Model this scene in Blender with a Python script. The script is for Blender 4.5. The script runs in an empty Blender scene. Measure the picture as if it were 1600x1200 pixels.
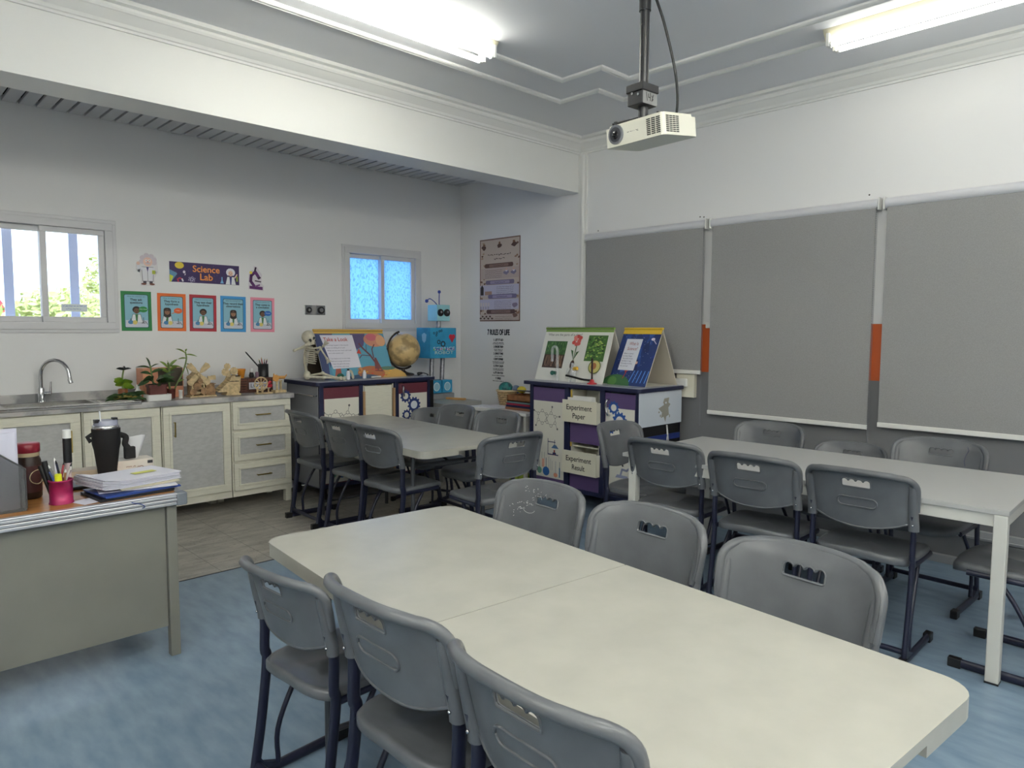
import bpy, bmesh, math, random
from mathutils import Vector, Matrix, geometry
from math import pi, sin, cos, radians as rad
random.seed(7)
SC = bpy.context.scene
COL = SC.collection

# ------------------------------------------------------------------ materials
def lin(c):
    c = c / 255.0
    return c / 12.92 if c <= 0.04045 else ((c + 0.055) / 1.055) ** 2.4
def rgb(c): return (lin(c[0]), lin(c[1]), lin(c[2]), 1.0)
MATS = {}
def mat(name, c, rough=0.5, metal=0.0, var=0.0, scale=8.0, stretch=(1, 1, 1), bump=0.0, bscale=200.0, spec=0.5, c2=None, emit=None, coat=0.0, lo=0.35, hi=0.65):
    if name in MATS: return MATS[name]
    m = bpy.data.materials.new(name); m.use_nodes = True
    nt = m.node_tree; b = nt.nodes['Principled BSDF']
    b.inputs['Base Color'].default_value = rgb(c)
    b.inputs['Roughness'].default_value = rough
    b.inputs['Metallic'].default_value = metal
    b.inputs['Specular IOR Level'].default_value = spec
    b.inputs['Coat Weight'].default_value = coat
    def coords(st, sc):
        tc = nt.nodes.new('ShaderNodeTexCoord'); mp = nt.nodes.new('ShaderNodeMapping')
        mp.inputs['Scale'].default_value = [k * sc for k in st]
        nt.links.new(tc.outputs['Object'], mp.inputs['Vector'])
        return mp
    if var or c2:
        n = nt.nodes.new('ShaderNodeTexNoise'); n.inputs['Detail'].default_value = 5
        n.inputs['Scale'].default_value = 1.0
        nt.links.new(coords(stretch, scale).outputs[0], n.inputs['Vector'])
        r = nt.nodes.new('ShaderNodeValToRGB')
        k = c2 or [max(0, q * (1 - var)) for q in c]
        r.color_ramp.elements[0].color = rgb(k); r.color_ramp.elements[1].color = rgb(c)
        r.color_ramp.elements[0].position = lo; r.color_ramp.elements[1].position = hi
        nt.links.new(n.outputs['Fac'], r.inputs['Fac']); nt.links.new(r.outputs['Color'], b.inputs['Base Color'])
    if bump:
        n2 = nt.nodes.new('ShaderNodeTexNoise'); n2.inputs['Scale'].default_value = 1.0; n2.inputs['Detail'].default_value = 3
        nt.links.new(coords((1, 1, 1), bscale).outputs[0], n2.inputs['Vector'])
        bp = nt.nodes.new('ShaderNodeBump'); bp.inputs['Strength'].default_value = bump; bp.inputs['Distance'].default_value = 0.002
        nt.links.new(n2.outputs['Fac'], bp.inputs['Height']); nt.links.new(bp.outputs[0], b.inputs['Normal'])
    if emit:
        b.inputs['Emission Color'].default_value = rgb(emit[0]); b.inputs['Emission Strength'].default_value = emit[1]
    MATS[name] = m
    return m
def ink(c):
    return mat('print_%02x%02x%02x' % tuple(c), c, 0.55)

# ------------------------------------------------------------------ mesh builder
class MB:
    def __init__(s): s.v = []; s.f = []; s.mi = []; s.sm = []; s.cm = 0; s.mats = []
    def mat(s, m):
        if m not in s.mats: s.mats.append(m)
        s.cm = s.mats.index(m); return s
    def add(s, vs, fs, smooth=False, M=None):
        o = len(s.v)
        s.v += [tuple(M @ Vector(p)) if M is not None else tuple(p) for p in vs]
        for f in fs: s.f.append([o + i for i in f]); s.mi.append(s.cm); s.sm.append(smooth)
        return s
    def box(s, a, b, M=None):
        x0, y0, z0 = a; x1, y1, z1 = b
        vs = [(x0, y0, z0), (x1, y0, z0), (x1, y1, z0), (x0, y1, z0), (x0, y0, z1), (x1, y0, z1), (x1, y1, z1), (x0, y1, z1)]
        return s.add(vs, [(3, 2, 1, 0), (4, 5, 6, 7), (0, 1, 5, 4), (1, 2, 6, 5), (2, 3, 7, 6), (3, 0, 4, 7)], False, M)
    def cbox(s, c, d, M=None):
        return s.box([c[i] - d[i] / 2 for i in range(3)], [c[i] + d[i] / 2 for i in range(3)], M)
    def tube(s, path, r, n=10, up=None, caps=True, closed=False, M=None, smooth=True):
        # r: number, (ra, rb) or list per point of either; ra lies along 'up'
        P = [Vector(p) for p in path]; k = len(P); vs = []; fs = []
        prev = None
        for i in range(k):
            if closed: t = P[(i + 1) % k] - P[i - 1]
            else: t = P[min(i + 1, k - 1)] - P[max(i - 1, 0)]
            t.normalize()
            if prev is None:
                u = Vector(up) if up else (Vector((0, 0, 1)) if abs(t.z) < 0.9 else Vector((1, 0, 0)))
            else: u = prev
            u = (u - t * u.dot(t)).normalized(); prev = u
            w = t.cross(u)
            q = r[i] if isinstance(r, list) else r
            ra, rb = q if isinstance(q, tuple) else (q, q)
            for j in range(n):
                a = 2 * pi * j / n
                vs.append(P[i] + u * ra * cos(a) + w * rb * sin(a))
        m = k if closed else k - 1
        for i in range(m):
            for j in range(n):
                a = i * n + j; b = i * n + (j + 1) % n; i2 = (i + 1) % k
                fs.append((a, b, i2 * n + (j + 1) % n, i2 * n + j))
        s.add(vs, fs, smooth, M)
        if caps and not closed:
            s.add(vs[:n], [tuple(range(n))[::-1]], False, M); s.add(vs[-n:], [tuple(range(n))], False, M)
        return s
    def cyl(s, a, b, r, r2=None, n=16, M=None, smooth=True):
        return s.tube([a, b], [r, r if r2 is None else r2], n, M=M, smooth=smooth)
    def lathe(s, prof, c=(0, 0, 0), n=24, M=None, smooth=True):
        vs = []; fs = []; k = len(prof)
        for (r, z) in prof:
            for j in range(n):
                a = 2 * pi * j / n; vs.append((c[0] + r * cos(a), c[1] + r * sin(a), c[2] + z))
        for i in range(k - 1):
            for j in range(n): fs.append((i * n + j, i * n + (j + 1) % n, (i + 1) * n + (j + 1) % n, (i + 1) * n + j))
        s.add(vs, fs, smooth, M)
        if prof[0][0] > 1e-5: s.add(vs[:n], [tuple(range(n))[::-1]], False, M)
        if prof[-1][0] > 1e-5: s.add(vs[-n:], [tuple(range(n))], False, M)
        return s
    def ball(s, c, r, n=16, m=10, M=None):
        r = r if isinstance(r, (tuple, list)) else (r, r, r); vs = []; fs = []
        for i in range(m + 1):
            t = pi * i / m
            for j in range(n):
                a = 2 * pi * j / n
                vs.append((c[0] + r[0] * sin(t) * cos(a), c[1] + r[1] * sin(t) * sin(a), c[2] - r[2] * cos(t)))
        for i in range(m):
            for j in range(n): fs.append((i * n + j, i * n + (j + 1) % n, (i + 1) * n + (j + 1) % n, (i + 1) * n + j))
        return s.add(vs, fs, True, M)
    def prism(s, poly, z0, z1, M=None, smooth_side=False):
        n = len(poly)
        vs = [(p[0], p[1], z0) for p in poly] + [(p[0], p[1], z1) for p in poly]
        s.add(vs, [tuple(range(n))[::-1], tuple(range(n, 2 * n))], False, M)
        return s.add(vs, [(i, (i + 1) % n, n + (i + 1) % n, n + i) for i in range(n)], smooth_side, M)
    def sweep(s, prof, path, M=None):
        # prof: (out, z) closed profile; path: list of (point2d, outdir2d)
        vs = []; fs = []; n = len(prof)
        for (p, d) in path:
            for (o, z) in prof: vs.append((p[0] + d[0] * o, p[1] + d[1] * o, z))
        for i in range(len(path) - 1):
            for j in range(n): fs.append((i * n + j, i * n + (j + 1) % n, (i + 1) * n + (j + 1) % n, (i + 1) * n + j))
        s.add(vs, fs, False, M)
        s.add(vs[:n], [tuple(range(n))[::-1]], False, M); return s.add(vs[-n:], [tuple(range(n))], False, M)
    def build(s, name, m=None, parent=None, bevel=0.0, loc=None, rot=None, seg=2):
        me = bpy.data.meshes.new(name); me.from_pydata(s.v, [], s.f)
        if m is not None and not s.mats: s.mats = [m]
        for q in s.mats: me.materials.append(q)
        me.polygons.foreach_set('material_index', s.mi); me.polygons.foreach_set('use_smooth', s.sm)
        me.validate(); me.update()
        o = bpy.data.objects.new(name, me); COL.objects.link(o)
        if parent: o.parent = parent
        if loc: o.location = loc
        if rot: o.rotation_euler = rot
        if bevel:
            b = o.modifiers.new('bevel', 'BEVEL'); b.width = bevel; b.segments = seg; b.limit_method = 'ANGLE'; b.angle_limit = rad(40)
            b.harden_normals = False
        return o
def rrect(x0, y0, x1, y1, r, n=6):
    out = []
    for cx, cy, a0 in ((x1 - r, y1 - r, 0), (x0 + r, y1 - r, 90), (x0 + r, y0 + r, 180), (x1 - r, y0 + r, 270)):
        for i in range(n + 1):
            a = rad(a0 + 90 * i / n); out.append((cx + r * cos(a), cy + r * sin(a)))
    return out
def bez(pts, n=8):
    # Catmull-Rom through pts
    P = [Vector(p) for p in pts]; P = [P[0] * 2 - P[1]] + P + [P[-1] * 2 - P[-2]]; out = []
    for i in range(1, len(P) - 2):
        for k in range(n):
            t = k / n; a, b, c, d = P[i - 1:i + 3]
            out.append(0.5 * ((2 * b) + (c - a) * t + (2 * a - 5 * b + 4 * c - d) * t * t + (3 * b - a - 3 * c + d) * t ** 3))
    out.append(P[-2]); return out
def tag(o, label, cat, group=None):
    o['label'] = label; o['category'] = cat
    if group: o['group'] = group
    return o
def thing(name, label, cat, loc=(0, 0, 0), rz=0.0, group=None, scale=1.0):
    o = bpy.data.objects.new(name, None); COL.objects.link(o); o.empty_display_size = 0.1
    o.location = loc; o.rotation_euler = (0, 0, rad(rz)); o.scale = (scale,) * 3
    return tag(o, label, cat, group)
def copy_tree(o, parent=None):
    c = o.copy(); COL.objects.link(c)
    if parent is not None: c.parent = parent
    for ch in list(KIDS.get(o.name, [])) or [q for q in o.children]: copy_tree(ch, c)
    return c
KIDS = {}
def struct(o): o['kind'] = 'structure'; return o

# ------------------------------------------------------------------ flat printing (posters, covers, labels)
_fc = {}
def glyphs(txt):
    if txt in _fc: return _fc[txt]
    cu = bpy.data.curves.new('lettering', 'FONT'); cu.body = txt; cu.size = 1.0; cu.resolution_u = 3
    ob = bpy.data.objects.new('lettering', cu); COL.objects.link(ob)
    me = bpy.data.meshes.new_from_object(ob.evaluated_get(bpy.context.evaluated_depsgraph_get()))
    vs = [tuple(v.co) for v in me.vertices]; fs = [tuple(p.vertices) for p in me.polygons]
    bpy.data.objects.remove(ob); bpy.data.curves.remove(cu); bpy.data.meshes.remove(me)
    if vs:
        x0 = min(v[0] for v in vs); x1 = max(v[0] for v in vs)
    else: x0 = x1 = 0
    _fc[txt] = (vs, fs, x0, x1); return _fc[txt]
class Print(MB):
    def __init__(s, eps=0.00004): super().__init__(); s.z = 0.0; s.eps = eps
    def poly(s, pts, c):
        s.z += s.eps; s.mat(ink(c))
        a = sum(pts[i][0] * pts[(i + 1) % len(pts)][1] - pts[(i + 1) % len(pts)][0] * pts[i][1] for i in range(len(pts)))
        if a < 0: pts = pts[::-1]
        s.add([(p[0], p[1], s.z) for p in pts], [tuple(range(len(pts)))]); return s
    def rect(s, x0, y0, x1, y1, c): return s.poly([(x0, y0), (x1, y0), (x1, y1), (x0, y1)], c)
    def rr(s, x0, y0, x1, y1, r, c): return s.poly(rrect(x0, y0, x1, y1, r, 4), c)
    def ell(s, x, y, rx, ry, c, n=20, a0=0, a1=360):
        k = n if a1 - a0 >= 360 else n + 1
        return s.poly([(x + rx * cos(rad(a0 + (a1 - a0) * i / n)), y + ry * sin(rad(a0 + (a1 - a0) * i / n))) for i in range(k)], c)
    def line(s, pts, w, c):
        s.z += s.eps; s.mat(ink(c))
        for a, b in zip(pts[:-1], pts[1:]):
            d = Vector((b[0] - a[0], b[1] - a[1]))
            if d.length < 1e-6: continue
            d.normalize(); e = Vector((-d.y, d.x)) * w / 2; d = d * w * 0.3
            s.add([(a[0] - d.x - e.x, a[1] - d.y - e.y, s.z), (b[0] + d.x - e.x, b[1] + d.y - e.y, s.z), (b[0] + d.x + e.x, b[1] + d.y + e.y, s.z), (a[0] - d.x + e.x, a[1] - d.y + e.y, s.z)], [(0, 1, 2, 3)])
        return s
    def ring(s, x, y, r, w, c, n=16):
        return s.line([(x + r * cos(2 * pi * i / n), y + r * sin(2 * pi * i / n)) for i in range(n + 1)], w, c)
    def gear(s, x, y, r, c, hole, n=10):
        pts = []
        for i in range(n):
            for k, q in ((0, .82), (.18, 1), (.5, 1), (.68, .82)):
                a = 2 * pi * (i + k) / n; pts.append((x + r * q * cos(a), y + r * q * sin(a)))
        s.poly(pts, c); return s.ell(x, y, r * .5, r * .5, hole)
    def text(s, t, x, y, size, c, align='c', width=None, shear=0.0, bold=0.0):
        vs, fs, x0, x1 = glyphs(t); s.z += s.eps; s.mat(ink(c)); w = x1 - x0
        if not vs: return s
        sx = size if not width else width / w
        ox = x - (w / 2 * sx if align == 'c' else w * sx if align == 'r' else 0)
        offs = [(0, 0)] if not bold else [(-bold, 0), (bold, 0), (0, bold), (0, -bold)]
        for i, (dx, dy) in enumerate(offs):
            s.add([(ox + (v[0] - x0) * sx + dx + shear * v[1] * size, y + v[1] * size + dy, s.z + i * 0.00004) for v in vs], fs)
        return s
    def scribble(s, x0, x1, y, h, c, seed=0):
        # a line of hand-size writing too small to read
        R = random.Random(seed); x = x0
        while x < x1:
            w = R.uniform(.6, 2.2) * h; w = min(w, x1 - x)
            pts = []; k = max(2, int(w / (h * .35)))
            for i in range(k + 1): pts.append((x + w * i / k, y + R.uniform(-.3, .35) * h * (1 if i % 2 else .6)))
            s.line(pts, h * .22, c); x += w + h * .5
        return s
UPB = (rad(90), 0, 0)             # print plane facing -y
UPR = (rad(90), 0, rad(-90))      # print plane facing -x

# ------------------------------------------------------------------ shared materials
WALL = mat('wall_paint', (232, 232, 232), .6, bump=.04, bscale=60)
CEIL = mat('ceiling_paint', (232, 233, 236), .6, bump=.03, bscale=50)
TRIM = mat('plaster_trim', (232, 232, 229), .55)
WHITE = mat('white_plastic', (226, 226, 222), .4)
ALU = mat('white_aluminium', (214, 214, 216), .35)
PLAST = mat('grey_chair_plastic', (95, 98, 102), .33, var=.10, scale=9, bump=.10, bscale=420, spec=.5)
NAVY = mat('navy_tube', (24, 27, 48), .35, spec=.5)
BLACK = mat('black_plastic', (18, 18, 20), .4)
CREAM = mat('cream_wood', (224, 222, 206), .45, var=.04, scale=14, stretch=(1, 1, 8))
GREYP = mat('grey_textured_panel', (186, 187, 186), .55, var=.06, scale=26, stretch=(1, 1, 2.5), bump=.15, bscale=160)
BRASS = mat('brass', (190, 165, 95), .25, 1.0)
CHROME = mat('chrome', (200, 200, 202), .14, 1.0)
STEEL = mat('brushed_steel', (196, 195, 193), .26, 1.0, var=.2, scale=5, stretch=(1, 12, 1))
MARBLE = mat('grey_marble', (190, 188, 186), .25, c2=(140, 140, 142), scale=6, stretch=(1, 1.6, 1), lo=.40, hi=.56)
WOODL = mat('laser_cut_plywood', (214, 190, 146), .6, var=.18, scale=40)
WOODD = mat('darker_plywood', (160, 124, 86), .6, var=.25, scale=40)

# ------------------------------------------------------------------ camera
F = 1099.0
yw, pt, rl = rad(44.09), rad(4.42), rad(0.276)
f = Vector((sin(yw) * cos(pt), cos(yw) * cos(pt), -sin(pt))); rt = Vector((cos(yw), -sin(yw), 0)); up = rt.cross(f)
R_ = cos(rl) * rt + sin(rl) * up; U_ = -sin(rl) * rt + cos(rl) * up
cd = bpy.data.cameras.new('camera'); cam = bpy.data.objects.new('camera', cd); COL.objects.link(cam)
cam.matrix_world = Matrix(((R_.x, U_.x, -f.x, 0), (R_.y, U_.y, -f.y, 0), (R_.z, U_.z, -f.z, 1.48), (0, 0, 0, 1)))
cd.sensor_fit = 'HORIZONTAL'; cd.sensor_width = 36; cd.lens = 36 * F / 1600; cd.clip_start = .02; cd.clip_end = 300
SC.camera = cam

# ------------------------------------------------------------------ room shell
X0, X1, Y0, Y1 = -1.7, 5.10, -2.7, 6.10
YB, ZB, YB2, ZC, ZA = 4.37, 2.755, 4.65, 3.235, 3.05
# vinyl floor: blue with streaks; tiles under the alcove
VIN = mat('blue_vinyl', (130, 150, 168), .29, c2=(104, 127, 148), scale=5.5, stretch=(3.2, 1, 1), bump=.05, bscale=260, lo=.3, hi=.7)
def tile_mat():
    m = mat('grey_floor_tile', (178, 174, 165), .42, c2=(148, 144, 136), scale=5, stretch=(1, 3, 1))
    nt = m.node_tree; b = nt.nodes['Principled BSDF']
    tc = nt.nodes.new('ShaderNodeTexCoord'); br = nt.nodes.new('ShaderNodeTexBrick')
    br.offset = 0; br.inputs['Scale'].default_value = 1; br.inputs['Brick Width'].default_value = .33; br.inputs['Row Height'].default_value = .33
    br.inputs['Mortar Size'].default_value = .002; br.inputs['Mortar Smooth'].default_value = .6
    nt.links.new(tc.outputs['Object'], br.inputs['Vector'])
    wv = nt.nodes.new('ShaderNodeTexNoise'); wv.inputs['Scale'].default_value = 7; wv.inputs['Detail'].default_value = 2; wv.inputs['Distortion'].default_value = 2.5
    nt.links.new(tc.outputs['Object'], wv.inputs['Vector'])
    rp = nt.nodes.new('ShaderNodeValToRGB'); e = rp.color_ramp.elements
    e[0].position = .485; e[0].color = (1, 1, 1, 1); e[1].position = .515; e[1].color = (1, 1, 1, 1); q = e.new(.5); q.color = (.62, .62, .62, 1)
    nt.links.new(wv.outputs['Fac'], rp.inputs['Fac'])
    src = b.inputs['Base Color'].links[0].from_socket
    m1 = nt.nodes.new('ShaderNodeMixRGB'); m1.blend_type = 'MULTIPLY'; m1.inputs['Fac'].default_value = 1
    nt.links.new(src, m1.inputs['Color1']); nt.links.new(rp.outputs['Color'], m1.inputs['Color2'])
    m2 = nt.nodes.new('ShaderNodeMixRGB'); m2.inputs['Color2'].default_value = rgb((82, 80, 76))
    nt.links.new(br.outputs['Fac'], m2.inputs['Fac']); nt.links.new(m1.outputs['Color'], m2.inputs['Color1'])
    nt.links.new(m2.outputs['Color'], b.inputs['Base Color']); return m
struct(MB().box((X0, Y0, -.12), (X1, 4.235, 0)).build('floor', VIN))
struct(MB().box((X0, 4.235, -.12), (X1, Y1, -.001)).build('floor', tile_mat()))
struct(MB().box((X0, 4.228, -.01), (X1, 4.240, .0015)).build('trim_4', mat('black_seam', (40, 44, 48), .6)))
struct(MB().box((X0 - .2, Y0 - .2, ZC), (X1 + .2, YB2, ZC + .15)).build('ceiling', CEIL))
# right wall: white above, an orange stripe between the windows, grey dado below
def right_wall():
    m = bpy.data.materials.new('painted_wall_bands'); m.use_nodes = True; nt = m.node_tree; b = nt.nodes['Principled BSDF']
    b.inputs['Roughness'].default_value = .55
    return m
ORANGE = mat('orange_paint', (196, 92, 44), .5); DADO = mat('grey_dado_paint', (116, 117, 120), .5); 
w = MB(); w.mat(WALL).box((X1, YB - .02, 0), (X1 + .2, Y1 + .2, ZC + .1)); w.box((X1, Y0 - .2, 1.53), (X1 + .2, YB - .02, ZC + .1))
w.mat(ORANGE).box((X1, Y0 - .2, 1.145), (X1 + .2, YB - .02, 1.53)); w.mat(DADO).box((X1, Y0 - .2, 0), (X1 + .2, YB - .02, 1.145))
struct(w.build('wall_right'))
W1 = (.70, 1.60, 1.47, 2.27); W2 = (3.63, 4.52, 1.49, 2.27)
w = MB(); zt = ZC + .1
w.box((X0 - .2, Y1, 0), (X1, Y1 + .2, 1.47)); w.box((X0 - .2, Y1, 2.27), (X1, Y1 + .2, zt))
w.box((X0 - .2, Y1, 1.47), (W1[0], Y1 + .2, 2.27)); w.box((W1[1], Y1, 1.47), (W2[0], Y1 + .2, 2.27)); w.box((W2[1], Y1, 1.47), (X1, Y1 + .2, 2.27)); w.box((W2[0], Y1, 1.47), (W2[1], Y1 + .2, 1.49))
struct(w.build('wall_back', WALL))
struct(MB().box((X0 - .2, Y0 - .2, 0), (X0, Y1, zt)).build('wall_left', WALL))
struct(MB().box((X0, Y0 - .2, 0), (X1, Y0, zt)).build('wall_front', WALL))
struct(MB().box((X0, YB, ZB), (X1, YB2, ZC + .1)).build('trim_1', TRIM))                    # the dropped beam
# slatted metal ceiling of the alcove
SLAT = mat('ceiling_slat', (206, 208, 212), .45); DARK = mat('dark_gap', (16, 17, 20), .8)
w = MB(); w.mat(DARK).box((X0, YB2, ZA + .05), (X1, Y1, ZA + .12)); w.mat(SLAT)
x = X0
while x < 5.0: w.box((x, YB2, ZA), (x + .082, Y1 - .015, ZA + .02)); x += .1015
struct(w.build('ceiling'))
# cornice and ceiling mouldings
prof = [(0, 3.10), (.014, 3.10), (.014, 3.114), (.024, 3.118), (.03, 3.135), (.07, 3.175), (.078, 3.178), (.084, 3.19), (.084, 3.205), (.11, 3.212), (.11, ZC), (0, ZC)]
g = .0
c1 = MB().sweep(prof, [((X0, YB), (0, -1)), ((X1, YB), (-1, -1)), ((X1, Y0), (-1, 0))])
struct(c1.build('trim_2', TRIM))
mp = [(-.022, ZC), (-.022, ZC - .012), (-.012, ZC - .02), (-.004, ZC - .012), (.004, ZC - .012), (.012, ZC - .02), (.022, ZC - .012), (.022, ZC)]
def molding(pts):
    path = []
    for i, p in enumerate(pts):
        d0 = Vector(pts[i]) - Vector(pts[i - 1]) if i > 0 else None; d1 = Vector(pts[i + 1]) - Vector(pts[i]) if i < len(pts) - 1 else None
        n = Vector((0, 0))
        for d in (d0, d1):
            if d is not None: d = d.normalized(); n += Vector((d.y, -d.x))
        if d0 is not None and d1 is not None: n = n / max(.2, (n.dot(Vector((d0.normalized().y, -d0.normalized().x)))))
        path.append((p, tuple(n)))
    return MB().sweep(mp, path)
struct(molding([(X0 + .6, 3.74), (4.13, 3.74), (4.13, 3.37), (4.43, 3.37), (4.43, Y0 + .6)]).build('trim_3', TRIM))
struct(molding([(X0 + .95, 3.42), (3.79, 3.42), (3.79, 3.07), (4.09, 3.07), (4.09, Y0 + .95)]).build('trim_5', TRIM))
# corner trunking, skirting ledge and trunking along the right wall
struct(MB().cyl((X1 - .012, YB - .055, 0), (X1 - .012, YB - .055, 3.09), .022, n=12).build('trim_6', TRIM))
struct(MB().box((X1 - .018, YB - .10, 0), (X1, YB, 3.10)).build('trim_7', TRIM))
w = MB(); w.box((X1 - .035, Y0, .19), (X1, 3.1, .245)); w.box((X1 - .04, Y0, .2), (X1, 3.1, .207)); w.box((X1 - .045, Y0, .0), (X1, 3.1, .05))
struct(w.build('baseboard_right', mat('grey_trunking', (150, 152, 154), .4), bevel=.003))

# ------------------------------------------------------------------ windows
def glass_mat(name, tint, frosted):
    m = bpy.data.materials.new(name); m.use_nodes = True; nt = m.node_tree; nt.nodes.clear()
    out = nt.nodes.new('ShaderNodeOutputMaterial'); mx = nt.nodes.new('ShaderNodeMixShader'); gl = nt.nodes.new('ShaderNodeBsdfGlossy'); gl.inputs['Roughness'].default_value = .05
    if frosted:
        t = nt.nodes.new('ShaderNodeBsdfTranslucent'); mx.inputs['Fac'].default_value = .05
        tc = nt.nodes.new('ShaderNodeTexCoord'); mp_ = nt.nodes.new('ShaderNodeMapping'); mp_.inputs['Scale'].default_value = (75, 75, 40)
        n = nt.nodes.new('ShaderNodeTexNoise'); n.inputs['Scale'].default_value = 1; n.inputs['Detail'].default_value = 3
        rp = nt.nodes.new('ShaderNodeValToRGB'); rp.color_ramp.elements[0].position = .33; rp.color_ramp.elements[1].position = .52
        rp.color_ramp.elements[0].color = [k * .62 for k in rgb(tint)[:3]] + [1]; rp.color_ramp.elements[1].color = rgb(tint)
        nt.links.new(tc.outputs['Object'], mp_.inputs['Vector']); nt.links.new(mp_.outputs[0], n.inputs['Vector']); nt.links.new(n.outputs['Fac'], rp.inputs['Fac']); nt.links.new(rp.outputs[0], t.inputs['Color'])
    else:
        t = nt.nodes.new('ShaderNodeBsdfTransparent'); fr = nt.nodes.new('ShaderNodeFresnel'); nt.links.new(fr.outputs[0], mx.inputs['Fac']); t.inputs['Color'].default_value = rgb(tint)
    nt.links.new(t.outputs[0], mx.inputs[1]); nt.links.new(gl.outputs[0], mx.inputs[2]); nt.links.new(mx.outputs[0], out.inputs['Surface']); return m
GL1 = glass_mat('clear_glass', (244, 247, 250), False); GL2 = glass_mat('frosted_blue_glass', (168, 210, 255), True)
def frame_box(mb, x0, x1, z0, z1, w, y0, y1):
    mb.box((x0, y0, z0), (x1, y1, z0 + w)); mb.box((x0, y0, z1 - w), (x1, y1, z1)); mb.box((x0, y0, z0 + w), (x0 + w, y1, z1 - w)); mb.box((x1 - w, y0, z0 + w), (x1, y1, z1 - w))
def window(name, W, glass):
    x0, x1, z0, z1 = W; y = Y1; fr = MB()
    frame_box(fr, x0 - .005, x1 + .005, z0 - .005, z1 + .005, .055, y - .022, y + .12)
    frame_box(fr, x0 - .03, x1 + .03, z0 - .03, z1 + .03, .03, y - .012, y - .0005)
    o = struct(fr.build(name, ALU, bevel=.003))
    xm = (x0 + x1) / 2
    for a, b, d in ((x0 + .05, xm + .02, .055), (xm - .02, x1 - .05, .018)):
        s = MB(); frame_box(s, a, b, z0 + .05, z1 - .05, .04, y + d - .015, y + d + .02); so = s.build('sash', ALU, o, bevel=.003)
        MB().box((a + .035, y + d, z0 + .085), (b - .035, y + d + .004, z1 - .085)).build('pane', glass, so)
    return o
win1 = window('window_1', W1, GL1); win2 = window('window_2', W2, GL2)
p = Print(); p.rect(0, 0, .17, .055, (226, 236, 240)); p.scribble(.01, .16, .04, .011, (40, 90, 190), 3); p.scribble(.03, .13, .018, .009, (40, 90, 190), 4)
tag(p.build('window_sticker', loc=(1.25, Y1 + .0145, 1.60), rot=UPB), 'small pale window sticker with blue writing at the foot of the left window', 'sticker')
GR = mat('grille_paint', (176, 184, 214), .5)
t = thing('window_grille', 'pale blue upright security bars outside the left window', 'window bars', (0, 0, 0))
for i, xx in enumerate((.55, .975, 1.40)): MB().box((xx - .03, Y1 + .27, 1.30), (xx + .03, Y1 + .29, 2.5)).build('bar', GR, t)
r = MB(); r.box((.4, Y1 + .25, 1.27), (1.7, Y1 + .30, 1.31)); r.box((.4, Y1 + .25, 2.48), (1.7, Y1 + .30, 2.52))
for zz in (1.29, 2.5):
    for xx in (.42, 1.68): r.box((xx - .02, Y1 + .2, zz - .02), (xx + .02, Y1 + .26, zz + .02))
r.build('rail', GR, t)
# outdoors
struct(MB().box((-60, Y1 + .6, -.5), (60, 120, -.4)).build('ground', mat('pale_sand', (205, 198, 180), .9, var=.1, scale=.5)))
LEAF = mat('sunlit_leaves', (200, 208, 140), .6, c2=(166, 180, 108), scale=3); BARK = mat('bark', (120, 100, 80), .8)
def tree(x, y, h, r, seed, label):
    R = random.Random(seed); t = thing('tree', label, 'tree', (x, y, -.4), 0, 'trees outside the left window')
    MB().tube([(0, 0, 0), (.05, .02, h * .35), (.0, .05, h * .75)], [.14, .1, .04], 8).build('trunk', BARK, t)
    c = MB()
    for i in range(2600):
        d = Vector((R.gauss(0, 1), R.gauss(0, 1), R.gauss(0, 1))).normalized() * (R.random() ** .4)
        k = Vector((d.x * r, d.y * r, h * .62 + d.z * h * .40 * (1 - .25 * abs(d.x)))); a = Vector((R.gauss(0, 1), R.gauss(0, 1), R.gauss(0, .6))).normalized(); b = a.orthogonal().normalized(); q = R.uniform(.06, .125)
        c.add([k - a * q, k + b * q * .45, k + a * q, k - b * q * .45], [(0, 1, 2, 3)])
    c.build('crown', LEAF, t)
tree(2.38, 13, 2.45, .8, 1, 'round leafy tree behind the left pane of the left window'); tree(3.67, 17, 2.75, 1.05, 2, 'leafy tree behind the right pane between the window bars'); tree(5.75, 21, 4.4, 1.0, 5, 'taller thin tree at the right edge of the left window')
t = thing('house', 'far white house with a red roof seen at the left window edge', 'house', (2.6, 22, -.4))
MB().box((-3, 0, 0), (.65, 4, 2.15)).build('wall', WHITE, t); m_ = MB(); m_.prism([(-3.2, 0), (.8, 0), (.3, .75), (-2.7, .75)], -.3, 4.3, M=Matrix.Translation((0, 0, 2.15)) @ Matrix.Rotation(rad(90), 4, 'X') @ Matrix.Scale(-1, 4, (0, 0, 1))); m_.build('roof', mat('red_roof', (214, 70, 80), .7), t)
m_ = MB(); m_.box((.1, -.02, 1.0), (.5, .02, 1.7)); m_.build('window', mat('dark_glass', (60, 70, 90), .2), t)

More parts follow.
